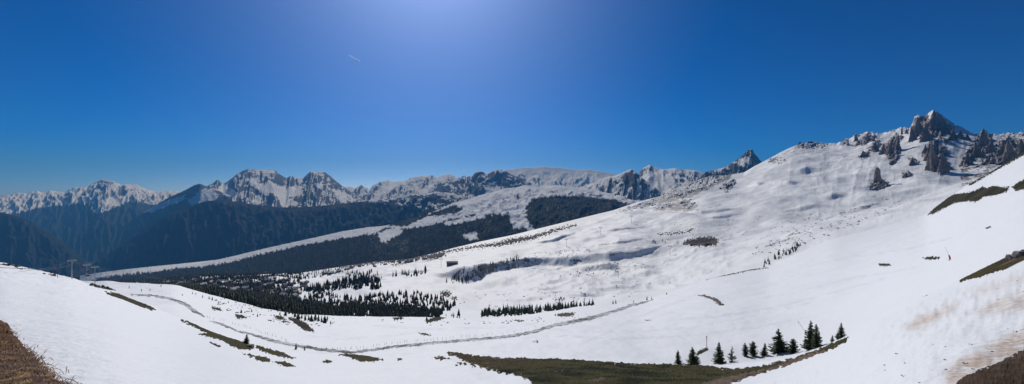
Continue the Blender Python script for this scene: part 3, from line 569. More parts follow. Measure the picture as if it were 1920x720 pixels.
crags = [
    ('central', [[(1706, 268), (1710, 238), (1718, 220), (1728, 213), (1738, 216), (1746, 226), (1752, 207), (1762, 213), (1768, 222), (1776, 232), (1790, 240), (1788, 250), (1772, 246), (1768, 256), (1782, 268), (1768, 268), (1752, 258), (1742, 266), (1736, 254), (1728, 270), (1722, 252), (1714, 264)]], 1.0, 51),
    ('lower', [[(1727, 293), (1735, 278), (1746, 266), (1758, 262), (1760, 272), (1770, 274), (1780, 290), (1774, 300), (1786, 318), (1770, 324), (1762, 328), (1752, 316), (1740, 304)]], 1.0, 52),
    ('left_high', [[(1645, 291), (1655, 273), (1668, 262), (1680, 250), (1692, 258), (1682, 272), (1690, 284), (1680, 296), (1664, 300), (1660, 284)]], .9, 53),
    ('ridge', [[(1608, 296), (1618, 284), (1632, 286), (1626, 297)], [(1598, 276), (1612, 262), (1628, 252), (1646, 256), (1636, 266), (1620, 272)], [(1628, 284), (1636, 266), (1650, 262), (1652, 276), (1642, 286)], [(1572, 272), (1585, 262), (1592, 266), (1578, 274)], [(1600, 256), (1604, 248), (1614, 248), (1610, 256)]], .7, 54),
    ('right_tooth', [[(1798, 312), (1808, 290), (1824, 268), (1834, 252), (1843, 240), (1851, 252), (1862, 262), (1856, 280), (1846, 290), (1842, 302), (1828, 298), (1816, 312), (1804, 318)]], .9, 55),
    ('right_wall', [[(1812, 342), (1826, 318), (1846, 298), (1862, 278), (1876, 264), (1892, 256), (1902, 264), (1930, 262), (1990, 240), (1990, 300), (1925, 290), (1880, 312), (1840, 338), (1818, 350)]], .9, 56),
    ('small', [[(1702, 299), (1711, 294), (1723, 304), (1712, 312)], [(1690, 325), (1704, 321), (1711, 330), (1696, 334)], [(1714, 356), (1722, 350), (1737, 362), (1726, 371)], [(1590, 369), (1602, 366), (1612, 371), (1600, 374)], [(1662, 288), (1690, 292), (1674, 310), (1668, 312)]], .5, 57),
    ('tower_foot', [[(1624, 356), (1634, 340), (1648, 334), (1660, 338), (1672, 350), (1660, 362), (1644, 364), (1632, 360)]], .6, 58)]
for nm, pl, rg, sd in crags:
    gtag(overlay('rock_crag', hill, pl, M_CRAG, 2300, 4700, up=3, jag=3.4, jscale=.16, k=.55, cap=2.2, lump=1.4, lscale=.9, ridge=8 * rg, rscale=.10, seed=sd, flat=True))
gtag(overlay('rock_outcrop', hill, [[(1158, 398), (1190, 385), (1215, 375), (1235, 372), (1225, 384), (1190, 393)], [(1240, 372), (1258, 356), (1285, 346), (1320, 331), (1345, 328), (1360, 332), (1340, 345), (1310, 356), (1290, 366), (1262, 372)], [(1352, 352), (1364, 340), (1378, 335), (1376, 346), (1360, 362)], [(1235, 384), (1255, 380), (1262, 388), (1245, 390)], [(1270, 378), (1290, 372), (1308, 382), (1300, 392), (1285, 390)], [(1440, 302), (1455, 296), (1470, 300), (1450, 306)], [(1485, 275), (1500, 266), (1520, 264), (1545, 268), (1550, 275), (1530, 276), (1505, 278)]], rock_mat('outcrop rock', .02, (.03, .032, .036), (.16, .15, .14), .80, 6), 1500, 4700, up=3, jag=5, jscale=.16, k=.4, cap=1.2, lump=1.6, lscale=.9, ridge=4, rscale=.1, seed=61))

M_TRK, _nt, _p = mat('pressed snow'); _p.inputs['Base Color'].default_value = (.66, .69, .73, 1); _p.inputs['Roughness'].default_value = .6
tracks = [[(1000, 612), (1080, 620), (1180, 622), (1300, 612), (1420, 590), (1520, 566)], [(1040, 628), (1150, 634), (1280, 630), (1420, 612), (1530, 590)], [(1250, 598), (1350, 592), (1450, 576), (1560, 548), (1660, 520)], [(1420, 560), (1500, 545), (1600, 520), (1720, 500)], [(700, 610), (820, 616), (940, 612), (1010, 604)], [(1500, 500), (1600, 480), (1700, 466), (1800, 440)], [(1100, 640), (1160, 610), (1240, 575), (1300, 556)], [(560, 628), (640, 634), (720, 630), (800, 618)]]
gtag(overlay('ski_track', nearg, [band([(x, y + d_) for x, y in t_], .42) for t_ in tracks for d_ in (0, 2.6)], M_TRK, 95, 900, up=4, jag=.5, jscale=.06, k=.2, cap=.08, lump=0, seed=70))
# ------------------------------------------------------------------ freestanding rocks
def rock_obj(name, loc, size, m, seed, n=3, flat=0):
    bm = bmesh.new(); bmesh.ops.create_icosphere(bm, subdivisions=n, radius=1)
    r = random.Random(seed); o1, o2 = r.uniform(0, 50), r.uniform(0, 50)
    co = np.array([v.co[:] for v in bm.verts])
    d = 1 + .5 * fbm(co[:, 0] * 1.3 + o1, co[:, 1] * 1.3 + co[:, 2] + o2, 4, seed)
    for v, k in zip(bm.verts, d):
        c = v.co * float(k)
        for ax in range(3):                        # planar faces chopped into the lump
            c[ax] = max(-.78, min(.78, c[ax] + .06 * math.sin(9 * c[(ax + 1) % 3] + seed)))
        v.co = Vector((c.x * size[0], c.y * size[1], (c.z + .45) * size[2]))
    me = bpy.data.meshes.new(name); bm.to_mesh(me); bm.free(); me.materials.append(m)
    o = bpy.data.objects.new(name, me); o.location = loc; COL.objects.link(o); return o
tw_p = hit(hill, 1646, 345, 2000, 4600)
def rock_tower():
    s = tw_p.y / F; seg, rows = 22, 30; cos, fc = [], []
    for j in range(rows + 1):
        t = j / rows
        for i in range(seg):
            a = 2 * math.pi * i / seg
            w = (6.2 - 1.2 * t + 5.5 * max(0, .28 - t) * 3) * s
            w *= 1 + .22 * float(noise(math.cos(a) * 1.6 + 3, math.sin(a) * 1.6 + t * 4, 3)) + .1 * float(noise(math.cos(a) * 4, math.sin(a) * 4 + t * 12, 4))
            if t > .96: w *= .72
            cos.append(((math.cos(a) * w * (1 + .12 * math.sin(t * 5))) - t * 1.2 * s, math.sin(a) * w * .8, (t * 36 - 6 + (1.5 * math.sin(a * 2) if t > .9 else 0)) * s))
    for j in range(rows):
        for i in range(seg):
            fc.append((j * seg + i, j * seg + (i + 1) % seg, (j + 1) * seg + (i + 1) % seg, (j + 1) * seg + i))
    k = len(cos); cos.append((-1.5 * s, 0, 30.5 * s))
    me = bpy.data.meshes.new('rock_tower'); me.from_pydata([Vector(c) for c in cos], [], fc + [(rows * seg + i, rows * seg + (i + 1) % seg, k) for i in range(seg)])
    me.materials.append(M_CRAG); o = bpy.data.objects.new('rock_tower', me); o.location = tw_p; COL.objects.link(o); return o
tag(rock_tower(), 'tall blocky rock tower standing alone on the snowy hillside below the jagged peak', 'rock tower')
def rock_horn(px, py, hpx, wpx, seed, lean=0.0, y0=2300):
    p = hit(hill, px, min(py, 400), y0, 4700)
    if p is None: print('NO horn', px, py); return
    s_ = p.y / F; seg, rows = 30, 26; r = random.Random(seed); ph = [r.uniform(0, 6.28) for _ in range(4)]; cos, fc = [], []
    for j in range(rows + 1):
        t = j / rows
        for i in range(seg):
            a = 2 * math.pi * i / seg
            ar = abs((a * 2.5 / math.pi + ph[0]) % 1 - .5) * 2                       # sharp buttresses between gullies
            w = wpx * .5 * ((1 - t)**.95 * (.62 + .55 * ar) + .02)
            w *= 1 + .38 * float(noise(math.cos(a) * 1.3 + ph[1], math.sin(a) * 1.3 + t * 2.2 + ph[2], seed)) + .16 * float(noise(math.cos(a) * 4, math.sin(a) * 4 + t * 9, seed + 5))
            st = .10 * (1 if (t * 7 + ph[3] + .4 * math.sin(a * 2)) % 1 > .6 else 0) * (1 - t)
            cos.append(((math.cos(a) * w * (1 + st) + lean * t * hpx) * s_, math.sin(a) * w * (1 + st) * s_ * .9, (t * (hpx + 7) - 7 + 1.6 * float(noise(a * 1.5, t * 6, seed + 8)) * (1 - t)) * s_))
    for j in range(rows):
        for i in range(seg): fc.append((j * seg + i, j * seg + (i + 1) % seg, (j + 1) * seg + (i + 1) % seg, (j + 1) * seg + i))
    me = bpy.data.meshes.new('rock_horn'); me.from_pydata(cos, [], fc); me.materials.append(M_CRAG)
    o = bpy.data.objects.new('rock_horn', me); o.location = p; COL.objects.link(o); tag(o, kind='structure')
for i, (a, b, h, w, l) in enumerate([(1751, 246, 40, 26, 0), (1722, 252, 34, 20, -.05), (1766, 250, 30, 18, .08), (1736, 264, 34, 20, 0), (1712, 262, 26, 14, -.1), (1778, 252, 20, 16, .1), (1800, 260, 16, 18, .1), (1814, 262, 12, 14, 0), (1786, 262, 22, 14, 0), (1844, 276, 36, 20, 0), (1832, 296, 32, 18, -.1), (1856, 286, 28, 16, .1), (1816, 308, 24, 16, -.1),
        (1680, 282, 30, 15, .15), (1668, 290, 26, 16, .1), (1655, 288, 20, 14, .1), (1691, 252, 15, 5, 0), (1700, 250, 10, 8, 0), (1626, 264, 14, 14, 0), (1605, 264, 13, 11, 0), (1640, 282, 18, 13, .1), (1618, 294, 12, 15, 0), (1590, 272, 8, 10, 0),
        (1752, 320, 48, 26, -.12), (1768, 322, 36, 22, 0), (1740, 302, 32, 18, .1), (1734, 288, 18, 12, .1), (1895, 306, 44, 26, -.1), (1874, 322, 40, 24, -.1), (1915, 298, 38, 26, 0), (1852, 336, 34, 20, -.1), (1832, 346, 24, 18, -.1), (1880, 292, 26, 16, 0), (1711, 308, 13, 14, 0), (1500, 272, 7, 14, 0), (1520, 270, 6, 16, 0), (1725, 368, 12, 20, 0), (1638, 360, 16, 18, 0), (1660, 362, 12, 18, 0), (1698, 332, 8, 16, 0)]): rock_horn(a, b, h, w, 200 + i, l)
rocks = [(1897, 486, 9, 7, 20, 60, 'flat topped grey boulder on the heath bank at the right edge, left one of two', 1), (1914, 482, 13, 9, 20, 60, 'large grey boulder on the heath bank at the right edge, right one of two', 2),
         (220, 559, 11, 8, 60, 190, 'pale grey boulder at the upper end of the heath strip on the left slope', 3), (468, 652, 8, 5, 30, 120, 'grey boulder at the foot of the heath strip beside a small spruce', 4),
         (1049, 672, 3, 3, 20, 95, 'small dark stone on the top edge of the broad heath band', 5), (40, 498, 6, 3, 100, 260, 'low brown rock on the rim of the left snow slope', 6), (58, 503, 5, 3, 100, 260, 'second low brown rock on the rim of the left snow slope, nearer the lift', 7),
         (856, 686, 3, 2, 20, 95, 'tiny dark stone in the snow left of the broad heath band', 8), (913, 692, 3, 2, 20, 95, 'tiny dark stone in the snow just under the broad heath band', 9)]
for px, py, w, h, a, b, lb, sd in rocks:
    p = hit(nearg, px, py, a, b)
    if p is None: print('NO HIT rock', px, py); continue
    s = p.y / F; tag(rock_obj('boulder', p, (w * s, w * s * .8, h * s), M_BOULD, sd), lb, 'boulder')

# ================================================================== conifers
M_BARK = plain('bark', (.07, .05, .035), .9)
def needle_mat(name, a, b):
    m, nt, p = mat(name)
    L(nt, ramp(nt, tex(nt, 3.0, 4, .6), [(.35, a), (.65, b)]), p.inputs['Base Color']); p.inputs['Roughness'].default_value = .7
    p.inputs['Specular IOR Level'].default_value = .2; return m
M_NEED = needle_mat('spruce needles', (.020, .036, .015), (.085, .115, .042))
M_FOR = needle_mat('wood foliage', (.010, .018, .010), (.045, .055, .028)); M_FOR.node_tree.nodes['Noise Texture'].inputs['Scale'].default_value = .05
M_NEED2 = needle_mat('pale needles', (.05, .052, .035), (.12, .11, .075))
def crown_mesh(seed, levels=26, wide=.24, ovoid=False, sparse=1.0, m=None):
    r = random.Random(seed); cos, fc = [], []
    def quad(a, b, c, d):
        k = len(cos); cos.extend((a, b, c, d)); fc.append((k, k + 1, k + 2, k + 3))
    for j in range(levels):
        t = .03 + .95 * (j / levels)**1.0
        prof = (1 - t)**.85 if not ovoid else (1 - t**2.2)**.8 * (.75 + .25 * min(1, t * 4))
        L0 = wide * prof + .012
        nb = max(3, int((7 if t < .8 else 5) * sparse))
        for i in range(nb):
            a = r.uniform(0, 2 * math.pi); ln = L0 * r.uniform(.55, 1.22)
            d = Vector((math.cos(a), math.sin(a), 0)); side = Vector((-d.y, d.x, 0))
            droop = r.uniform(.15, .55) if not ovoid else r.uniform(-.15, .35)
            z0 = t + r.uniform(-.012, .012)
            seg = 5
            def pt(q): return d * ln * q + Vector((0, 0, z0 - droop * ln * q + .38 * ln * q * q))
            for s_ in range(seg):
                q0 = s_ / seg; q1 = (s_ + 1) / seg; A, B = pt(q0), pt(q1)
                for sg in (-1, 1):
                    w = ln * (.34 * (1 - q0) + .10) * r.uniform(.6, 1.2)
                    tip = B + side * sg * w + Vector((0, 0, -w * r.uniform(.1, .8)))
                    th = .012 * r.uniform(.7, 1.5)
                    quad(A, B, tip, A + side * sg * w * .35 + Vector((0, 0, -th)))
                    if r.random() < .6:
                        hh = Vector((r.uniform(-.01, .01), r.uniform(-.01, .01), -r.uniform(.012, .035)))
                        quad(A, B, B + hh, A + hh)
    for i in range(3):                               # leading shoot
        a = i * 2.1; w = Vector((math.cos(a), math.sin(a), 0)) * .007
        quad(Vector((0, 0, .94)) - w, Vector((0, 0, .94)) + w, Vector((0, 0, 1.0)) + w * .2, Vector((0, 0, 1.0)) - w * .2)
    me = bpy.data.meshes.new('crown'); me.from_pydata(cos, [], fc); me.materials.append(m or M_NEED); return me
def trunk_mesh(h=.95):
    cos, fc = [], []
    for j in range(6):
        t = j / 5; w = .018 * (1 - t) + .002
        for i in range(7): cos.append((math.cos(i * .898) * w, math.sin(i * .898) * w, -.03 + t * h))
    for j in range(5):
        for i in range(7): fc.append((j * 7 + i, j * 7 + (i + 1) % 7, j * 7 + 7 + (i + 1) % 7, j * 7 + 7 + i))
    me = bpy.data.meshes.new('trunk'); me.from_pydata(cos, [], fc); me.materials.append(M_BARK); return me
TM = trunk_mesh()
CM = {'spruce': [crown_mesh(s, 26, w) for s, w in ((1, .27), (2, .24), (3, .30), (4, .21))], 'pine': [crown_mesh(s, 24, .24, True) for s in (5, 6)], 'bare': [crown_mesh(7, 20, .26, False, .55, M_NEED2)]}
def big_tree(px, py, hpx, kind, v, label, y0=25, y1=140, wide=1.0, g=nearg, group=None, minz=0):
    p = hit(g, px, py, y0, y1)
    if p is None: print('NO HIT tree', px, py); return
    h = hpx * p.y / F
    e = bpy.data.objects.new('pine_tree' if kind == 'pine' else 'spruce_tree', None); COL.objects.link(e); e.location = p; e.rotation_euler.z = random.uniform(0, 6)
    e.scale = (h * wide * random.uniform(1.0, 1.35), h * wide * random.uniform(1.0, 1.3), h); e.rotation_euler.x = random.uniform(-.05, .05); e.rotation_euler.y = random.uniform(-.05, .05); e.empty_display_size = .1
    for nm, me in (('trunk', TM), ('crown', CM[kind][v % len(CM[kind])])):
        c = bpy.data.objects.new(nm, me); COL.objects.link(c); c.parent = e
    tag(e, label, 'tree', group); return e
fg = [(1272, 682, 27, 'spruce', 0, 'small slim spruce at the left end of the row on the heath band', 1.0),
      (1299, 686, 37, 'spruce', 2, 'broad dark spruce second from the left of the row on the heath band', 1.25),
      (1348, 681, 42, 'spruce', 1, 'tall dark spruce just right of the lone flag pole, its foot in low scrub', 1.15),
      (1372, 679, 31, 'bare', 0, 'pale thin leafless looking conifer beside the tall spruce right of the flag pole', 1.0),
      (1398, 668, 26, 'pine', 0, 'left tree of the close pair of rounded pines at mid row', 1.0),
      (1413, 668, 29, 'pine', 1, 'right tree of the close pair of rounded pines at mid row', 1.0),
      (1433, 667, 25, 'spruce', 3, 'small light green spruce between the pine pair and the big broad spruce', 1.3),
      (1461, 660, 45, 'spruce', 2, 'big broad dark spruce with a double tip left of the red snow lance', 1.2),
      (1487, 664, 30, 'pine', 1, 'bushy rounded pine in front of the snow lance, right of the broad spruce', 1.25),
      (1521, 654, 54, 'spruce', 1, 'tallest spruce of the row, standing right against the red snow lance', 1.0),
      (1532, 652, 46, 'spruce', 3, 'slim spruce close behind the right side of the tallest one', 1.2),
      (1561, 641, 13, 'spruce', 0, 'tiny spruce between the tallest tree and the last one on the right', 1.1),
      (1571, 637, 14, 'pine', 0, 'tiny bushy pine touching the last tree of the row', 1.0),
      (1578, 634, 30, 'spruce', 1, 'last spruce of the row, at the right end of the heath band', 1.0),
      (462, 645, 19, 'spruce', 3, 'small pale spruce beside the grey boulder at the foot of the left heath strip', 1.3)]
for px, py, h, k, v, lb, w in fg: big_tree(px, py, h, k, v, lb, 22, 150, w)
mid = [(361, 551, 5), (367, 552, 4), (380, 558, 6), (392, 560, 6), (398, 563, 8), (342, 554, 4), (421, 561, 5), (428, 568, 5), (454, 577, 5), (452, 587, 9), (472, 585, 7), (483, 594, 7), (532, 605, 9), (535, 592, 13), (542, 588, 12), (549, 589, 8), (553, 594, 16), (559, 598, 15), (572, 601, 14), (566, 596, 9), (579, 600, 12), (584, 603, 16), (591, 601, 18), (597, 602, 15), (603, 604, 14), (609, 606, 18), (614, 600, 9), (620, 607, 7), (525, 590, 8), (521, 584, 7), (555, 655, 13), (571, 657, 9), (507, 656, 5), (527, 662, 4), (750, 593, 4), (800, 601, 12), (1213, 563, 9), (1222, 561, 6), (1250, 552, 5), (1188, 567, 5), (1375, 505, 7), (1340, 508, 8), (720, 592, 5), (725, 592, 4), (690, 592, 4)]
# small trees far away: one low mesh each
def cone_tree(seed, tiers=5, sides=7, wide=.17):
    r = random.Random(seed); cos, fc = [], []
    for t in range(tiers):
        z0 = .04 + .8 * t / tiers; z1 = min(1, z0 + .42 - .03 * t); w = wide * (1 - t / (tiers + .6)) * r.uniform(.85, 1.15)
        k = len(cos); dx, dy = r.uniform(-.015, .015), r.uniform(-.015, .015)
        for i in range(sides):
            a = 2 * math.pi * i / sides + t; q = w * r.uniform(.6, 1.25)
            cos.append((math.cos(a) * q + dx, math.sin(a) * q + dy, z0 + r.uniform(-.03, .03)))
        cos.append((dx, dy, z1 if t < tiers - 1 else 1.0))
        fc += [(k + i, k + (i + 1) % sides, k + sides) for i in range(sides)]
    return np.array(cos), np.array(fc)
CT = [cone_tree(1), cone_tree(2, 5, 6, .14), cone_tree(3, 6, 7, .2), cone_tree(4, 4, 6, .16)]
CTM = [tri_mesh('conifer', c, f, M_NEED) for c, f in CT]
n_ind = 0
def small_tree(p, h, label, group, wide=1.0):
    global n_ind; n_ind += 1
    o = bpy.data.objects.new('spruce_tree', CTM[n_ind % 4]); COL.objects.link(o)
    o.location = p - Vector((0, 0, .03 * h)); o.rotation_euler.z = random.uniform(0, 6); o.scale = (h * wide, h * wide, h)
    return tag(o, label, 'tree', group)
for px, py, h in mid:
    p = hit(nearg, px, py, 60, 900)
    if p is None: print('NO HIT mid', px, py); continue
    small_tree(p, h * p.y / F, 'small dark conifer scattered on the open snowfield near the winding road', 'small conifers on the snowfield', 1.35)
def scatter(g, poly, n, y0, y1, seed, fall=0):
    r = np.random.default_rng(seed); P = np.array(poly, float); out = []
    px = r.uniform(P[:, 0].min(), P[:, 0].max(), n * 6); py = r.uniform(P[:, 1].min(), P[:, 1].max(), n * 6)
    s = sdf(poly, px, py); px, py = px[s > 0], py[s > 0]
    for a, b in zip(px, py):
        p = hit(g, float(a), float(b), y0, y1)
        if p is not None: out.append(p)
        if len(out) >= n: break
    return out
def row_trees(pts, n, hpx, spread, g, y0, y1, seed, label, group, wide=1.0):
    r = np.random.default_rng(seed); P = np.array(pts, float)
    for i in range(n):
        x = r.uniform(P[0, 0], P[-1, 0]); y = np.interp(x, P[:, 0], P[:, 1]) + r.uniform(-spread, spread)
        p = hit(g, x, y, y0, y1)
        if p is not None: small_tree(p, hpx * r.uniform(.55, 1.15) * p.y / F, label, group, wide)
hill_y0 = 640
row_trees([(905, 592), (1000, 588), (1060, 582), (1112, 577)], 70, 19, 3, hill, 560, 1300, 71, 'dark spruce in the tree line behind the crest of the snowfield, right of centre', 'spruces in the tree line behind the crest')
row_trees([(835, 594), (870, 596), (905, 594)], 9, 9, 2, hill, 560, 1300, 70, 'low dark spruce in the gap between the dense wood and the tree line', 'spruces in the gap of the tree line')
row_trees([(1085, 575), (1130, 571), (1165, 567)], 12, 9, 1.5, nearg, 300, 900, 76, 'little dark conifer beside the road where it climbs out of the snowfield', 'conifers by the climbing road', 1.3)
for pl, n, h, sd in (([(735, 518), (760, 512), (800, 505), (800, 512), (770, 520), (740, 524)], 20, 11, 72), ([(835, 528), (870, 508), (895, 500), (912, 505), (880, 525), (850, 532)], 26, 8, 73), ([(910, 497), (960, 486), (975, 480), (972, 489), (930, 498)], 18, 8, 74), ([(1422, 500), (1440, 490), (1470, 470), (1500, 455), (1512, 462), (1490, 472), (1450, 492), (1428, 504)], 40, 9, 75), ([(1040, 520), (1120, 500), (1160, 500), (1100, 520)], 10, 5, 77), ([(960, 482), (1050, 470), (1130, 470), (1060, 482)], 10, 4, 78), ([(1222, 458), (1275, 458), (1275, 452), (1225, 452)], 8, 5, 79), ([(1280, 460), (1345, 462), (1348, 450), (1285, 448)], 20, 4, 80)):
    for p in scatter(hill, pl, n, 700, 3200, sd): small_tree(p, h * random.uniform(.55, 1.2) * p.y / F, 'small dark conifer on the ski hillside across the valley', 'conifers dotted over the ski hillside', 1.15)
print('individual small trees', n_ind)
def forest(name, batches, m=M_FOR):
    cs, fs, k = [], [], 0; r = np.random.default_rng(99)
    for pts, hm, wide in batches:
        for p in pts:
            c, f = CT[r.integers(4)]; h = hm * r.uniform(.35, 1.0)**.7 * 1.25; a = r.uniform(0, 6.28); ca, sa = math.cos(a), math.sin(a)
            q = np.stack([c[:, 0] * ca - c[:, 1] * sa, c[:, 0] * sa + c[:, 1] * ca, c[:, 2]], 1) * [h * wide, h * wide, h] + [p.x, p.y, p.z - .04 * h]
            cs.append(q); fs.append(f + k); k += len(c)
    me = tri_mesh(name, np.vstack(cs), np.vstack(fs), m); o = bpy.data.objects.new(name, me); COL.objects.link(o); tag(o, kind='stuff'); return o
def world_scatter(g, x0, x1, y0, y1, n, seed, dens=None):
    r = np.random.default_rng(seed); Y = r.uniform(y0, y1, n); U = r.uniform(x0, x1, n); X = (U - CX) / F * Y
    if dens is not None:
        k = dens(U, Y, X) > r.random(n); X, Y = X[k], Y[k]
    Z = ground(g, X, Y); return [Vector(v) for v in zip(X, Y, Z)]
FB = [(world_scatter(hill, 470, 870, 700, 1000, 2300, 81, lambda U, Y, X: sstep(-.1, .15, fbm(X / 60, Y / 60, 3, 4) + np.interp(U + 20 * fbm(U / 9, Y / 40, 2, 3), [470, 560, 700, 790, 845], [.5, .2, .25, .2, -.45]))), 13, 1.35),
      (scatter(hill, [(560, 555), (600, 548), (660, 560), (720, 552), (780, 548), (830, 560), (860, 572), (840, 585), (560, 590)], 560, 600, 1700, 82), 15, 1.35),
      (scatter(hill, [(560, 545), (600, 535), (650, 525), (700, 520), (716, 530), (715, 545), (690, 542), (650, 542), (600, 550)], 200, 1000, 2200, 83), 22, 1.3),
      (scatter(hill, [(640, 515), (690, 505), (716, 515), (716, 530), (660, 530)], 70, 1000, 2600, 84), 19, 1.05),
      (world_scatter(hill, 200, 565, 700, 3000, 9000, 85, lambda U, Y, X: sstep(-.25, .0, fbm(X / 170, Y / 170, 4, 6) + np.interp(U, [200, 480, 565], [.3, .15, -.25]))), 17, 1.25),
      (scatter(hill, [(470, 575), (560, 588), (560, 545), (470, 545)], 500, 500, 1500, 86), 14, 1.2),
      (scatter(hill, [(903, 594), (903, 584), (1000, 578), (1085, 573), (1112, 576), (1060, 583), (1000, 590)], 150, 560, 1300, 92), 13, 1.3),
      (scatter(hill, [(560, 512), (640, 500), (660, 508), (600, 520), (560, 525)], 160, 1500, 3300, 87), 15, 1.1)]
forest('conifer_forest', FB)
FB2_unused = [] if True else [(scatter(PL, [(250, 518), (340, 505), (430, 494), (500, 476), (560, 463), (620, 453), (700, 438), (720, 450), (620, 470), (560, 480), (430, 505), (300, 520)], 1500, 3500, 7000, 88), 20, 1.1),
       (scatter(PL, [(715, 430), (745, 420), (800, 412), (850, 405), (900, 404), (940, 404), (930, 420), (850, 425), (760, 440)], 700, 3500, 7500, 89), 20, 1.1),
       (scatter(PL, [(985, 450), (1000, 430), (1030, 425), (1060, 420), (1040, 440), (1000, 460), (960, 460)], 250, 3500, 7500, 90), 22, 1.1)]
def mask_scatter(g, n, y0, y1, seed):
    r = np.random.default_rng(seed); nv, nu = g.Y.shape
    i = r.integers(0, nv - 1, n); j = r.integers(0, nu - 1, n); py_ = PY(g)
    area = np.abs(g.Y[i + 1, j] - g.Y[i, j]) * np.abs(g.X[i, j + 1] - g.X[i, j]); k = ((g.fo[i, j] - .5) * 2 + .9 * fbm(g.X[i, j] / 130, g.Y[i, j] / 260, 4, 5) > .45 * r.random(n)) & (g.fo[i, j] > .45) & (g.Y[i, j] > y0) & (g.Y[i, j] < y1) & (r.random(n) < area / np.percentile(area, 90))
    i, j = i[k], j[k]; a = r.random(len(i)); b = r.random(len(i))
    P = [g_[i, j] * (1 - a) * (1 - b) + g_[i + 1, j] * a * (1 - b) + g_[i, j + 1] * (1 - a) * b + g_[i + 1, j + 1] * a * b for g_ in (g.X, g.Y, g.Z)]
    return np.stack(P, 1)
def fast_forest(name, P, hm, wide, seed, m):
    c, f = cone_tree(9, 2, 5, .26); r = np.random.default_rng(seed); n = len(P)
    h = hm * r.uniform(.55, 1.25, n); a = r.uniform(0, 6.28, n); ca, sa = np.cos(a)[:, None], np.sin(a)[:, None]
    x = (c[None, :, 0] * ca - c[None, :, 1] * sa) * h[:, None] * wide + P[:, :1]; y = (c[None, :, 0] * sa + c[None, :, 1] * ca) * h[:, None] * wide + P[:, 1:2]; z = c[None, :, 2] * h[:, None] + P[:, 2:3] - .05 * h[:, None]
    co_ = np.stack([x, y, z], -1).reshape(-1, 3); fs_ = (f[None] + (np.arange(n) * len(c))[:, None, None]).reshape(-1, 3)
    o = bpy.data.objects.new(name, tri_mesh(name, co_, fs_, m)); COL.objects.link(o); tag(o, kind='stuff'); print(name, n); return o
fast_forest('ridge_forest', mask_scatter(PL, 90000, 4000, 7500, 88), 21, 1.0, 3, M_FOR)

def shrub_stuff(name, pts, size, seed):
    r = np.random.default_rng(seed); cs, fs, k = [], [], 0
    for p in pts:
        h = size * r.uniform(.4, 1.5)
        for _ in range(4):
            n = 6; c = np.array([(math.cos(i * 1.047) * r.uniform(.4, 1), math.sin(i * 1.047) * r.uniform(.4, 1), r.uniform(-.1, .2)) for i in range(n)] + [(r.uniform(-.3, .3), r.uniform(-.3, .3), r.uniform(.6, 1.1))])
            cs.append(c * h + [p.x + r.normal(0, h * .8), p.y + r.normal(0, h * .8), p.z]); fs.append(np.array([(i, (i + 1) % n, n) for i in range(n)]) + k); k += n + 1
    o = bpy.data.objects.new(name, tri_mesh(name, np.vstack(cs), np.vstack(fs), M_SCRUB)); COL.objects.link(o); return tag(o, kind='stuff')
M_SCRUB = plain('leafless scrub', (.055, .048, .038), .95, 0, .5, .3)
def clumped(g, poly, n, y0, y1, seed, cs_=9):
    P = scatter(g, poly, n * 3, y0, y1, seed); out = []
    for p in P:
        x = p.x / p.y * F + CX; y = HZ - p.z / p.y * F
        if float(fbm(x / cs_, y / (cs_ * .5), 3, seed)) > random.uniform(-.1, .3): out.append(p)
    return out[:n]
shrub_stuff('scrub', clumped(hill, [(835, 532), (868, 500), (930, 490), (1010, 482), (1000, 498), (930, 512), (880, 530)], 260, 1000, 4000, 301) + clumped(hill, [(910, 495), (970, 478), (1060, 462), (1130, 458), (1080, 480)], 200, 1000, 4000, 302)
    + clumped(hill, [(1060, 515), (1110, 490), (1170, 490), (1240, 500), (1150, 515)], 110, 1000, 4000, 303) + clumped(hill, [(1130, 470), (1160, 400), (1250, 380), (1420, 360), (1430, 440), (1250, 450)], 260, 1000, 4600, 304, 14)
    + clumped(hill, [(1400, 480), (1440, 430), (1500, 400), (1640, 380), (1720, 375), (1600, 425), (1480, 470)], 300, 1000, 4600, 305, 12) + clumped(hill, [(800, 570), (900, 545), (1100, 540), (1250, 520), (1350, 490), (1200, 555), (1000, 575)], 70, 900, 4000, 306, 12), 1.7, 8)
shrub_stuff('low_scrub', clumped(nearg, [(385, 553), (440, 562), (500, 580), (620, 592), (640, 612), (560, 612), (470, 600), (400, 575)], 150, 150, 700, 307, 14) + clumped(nearg, [(150, 532), (200, 538), (215, 545), (180, 540)], 40, 120, 400, 308) + clumped(nearg, [(100, 518), (0, 497), (0, 493), (120, 520)], 30, 100, 400, 311)
    + clumped(nearg, [(700, 600), (1100, 592), (1160, 590), (1000, 606), (760, 612)], 60, 200, 800, 309, 20), .55, 9)
_bk = [p for p in scatter(nearg, [(1640, 640), (1700, 580), (1800, 540), (1925, 500), (1925, 650), (1860, 680), (1790, 712), (1700, 722), (1640, 700)], 26, 3, 40, 320)]
shrub_stuff('dirt_clods', _bk, .012, 10)
# ================================================================== people, lifts, snow guns, houses
M_STEEL = plain('galvanised steel', (.38, .39, .40), .45, .6, .1)
M_DARK = plain('dark painted metal', (.03, .03, .035), .5)
M_RED = plain('red padding', (.55, .03, .025), .55)
M_WOOD = plain('weathered wood', (.14, .08, .05), .8, 0, .35, .4)
M_WOODL = plain('pale facade', (.36, .31, .25), .8, 0, .2, .4)
M_ROOFS = plain('snowy roof', (.62, .64, .66), .7, 0, .2, .3)
M_ROOFD = plain('slate roof', (.10, .095, .09), .7, 0, .3, .4)
M_GLASS = plain('dark window glass', (.02, .025, .03), .15)
def bmo(name, bm, m, parent=None, smooth=False):
    me = bpy.data.meshes.new(name); bm.to_mesh(me); bm.free(); me.materials.append(m)
    if smooth: me.polygons.foreach_set('use_smooth', [True] * len(me.polygons))
    o = bpy.data.objects.new(name, me); COL.objects.link(o)
    if parent: o.parent = parent
    return o
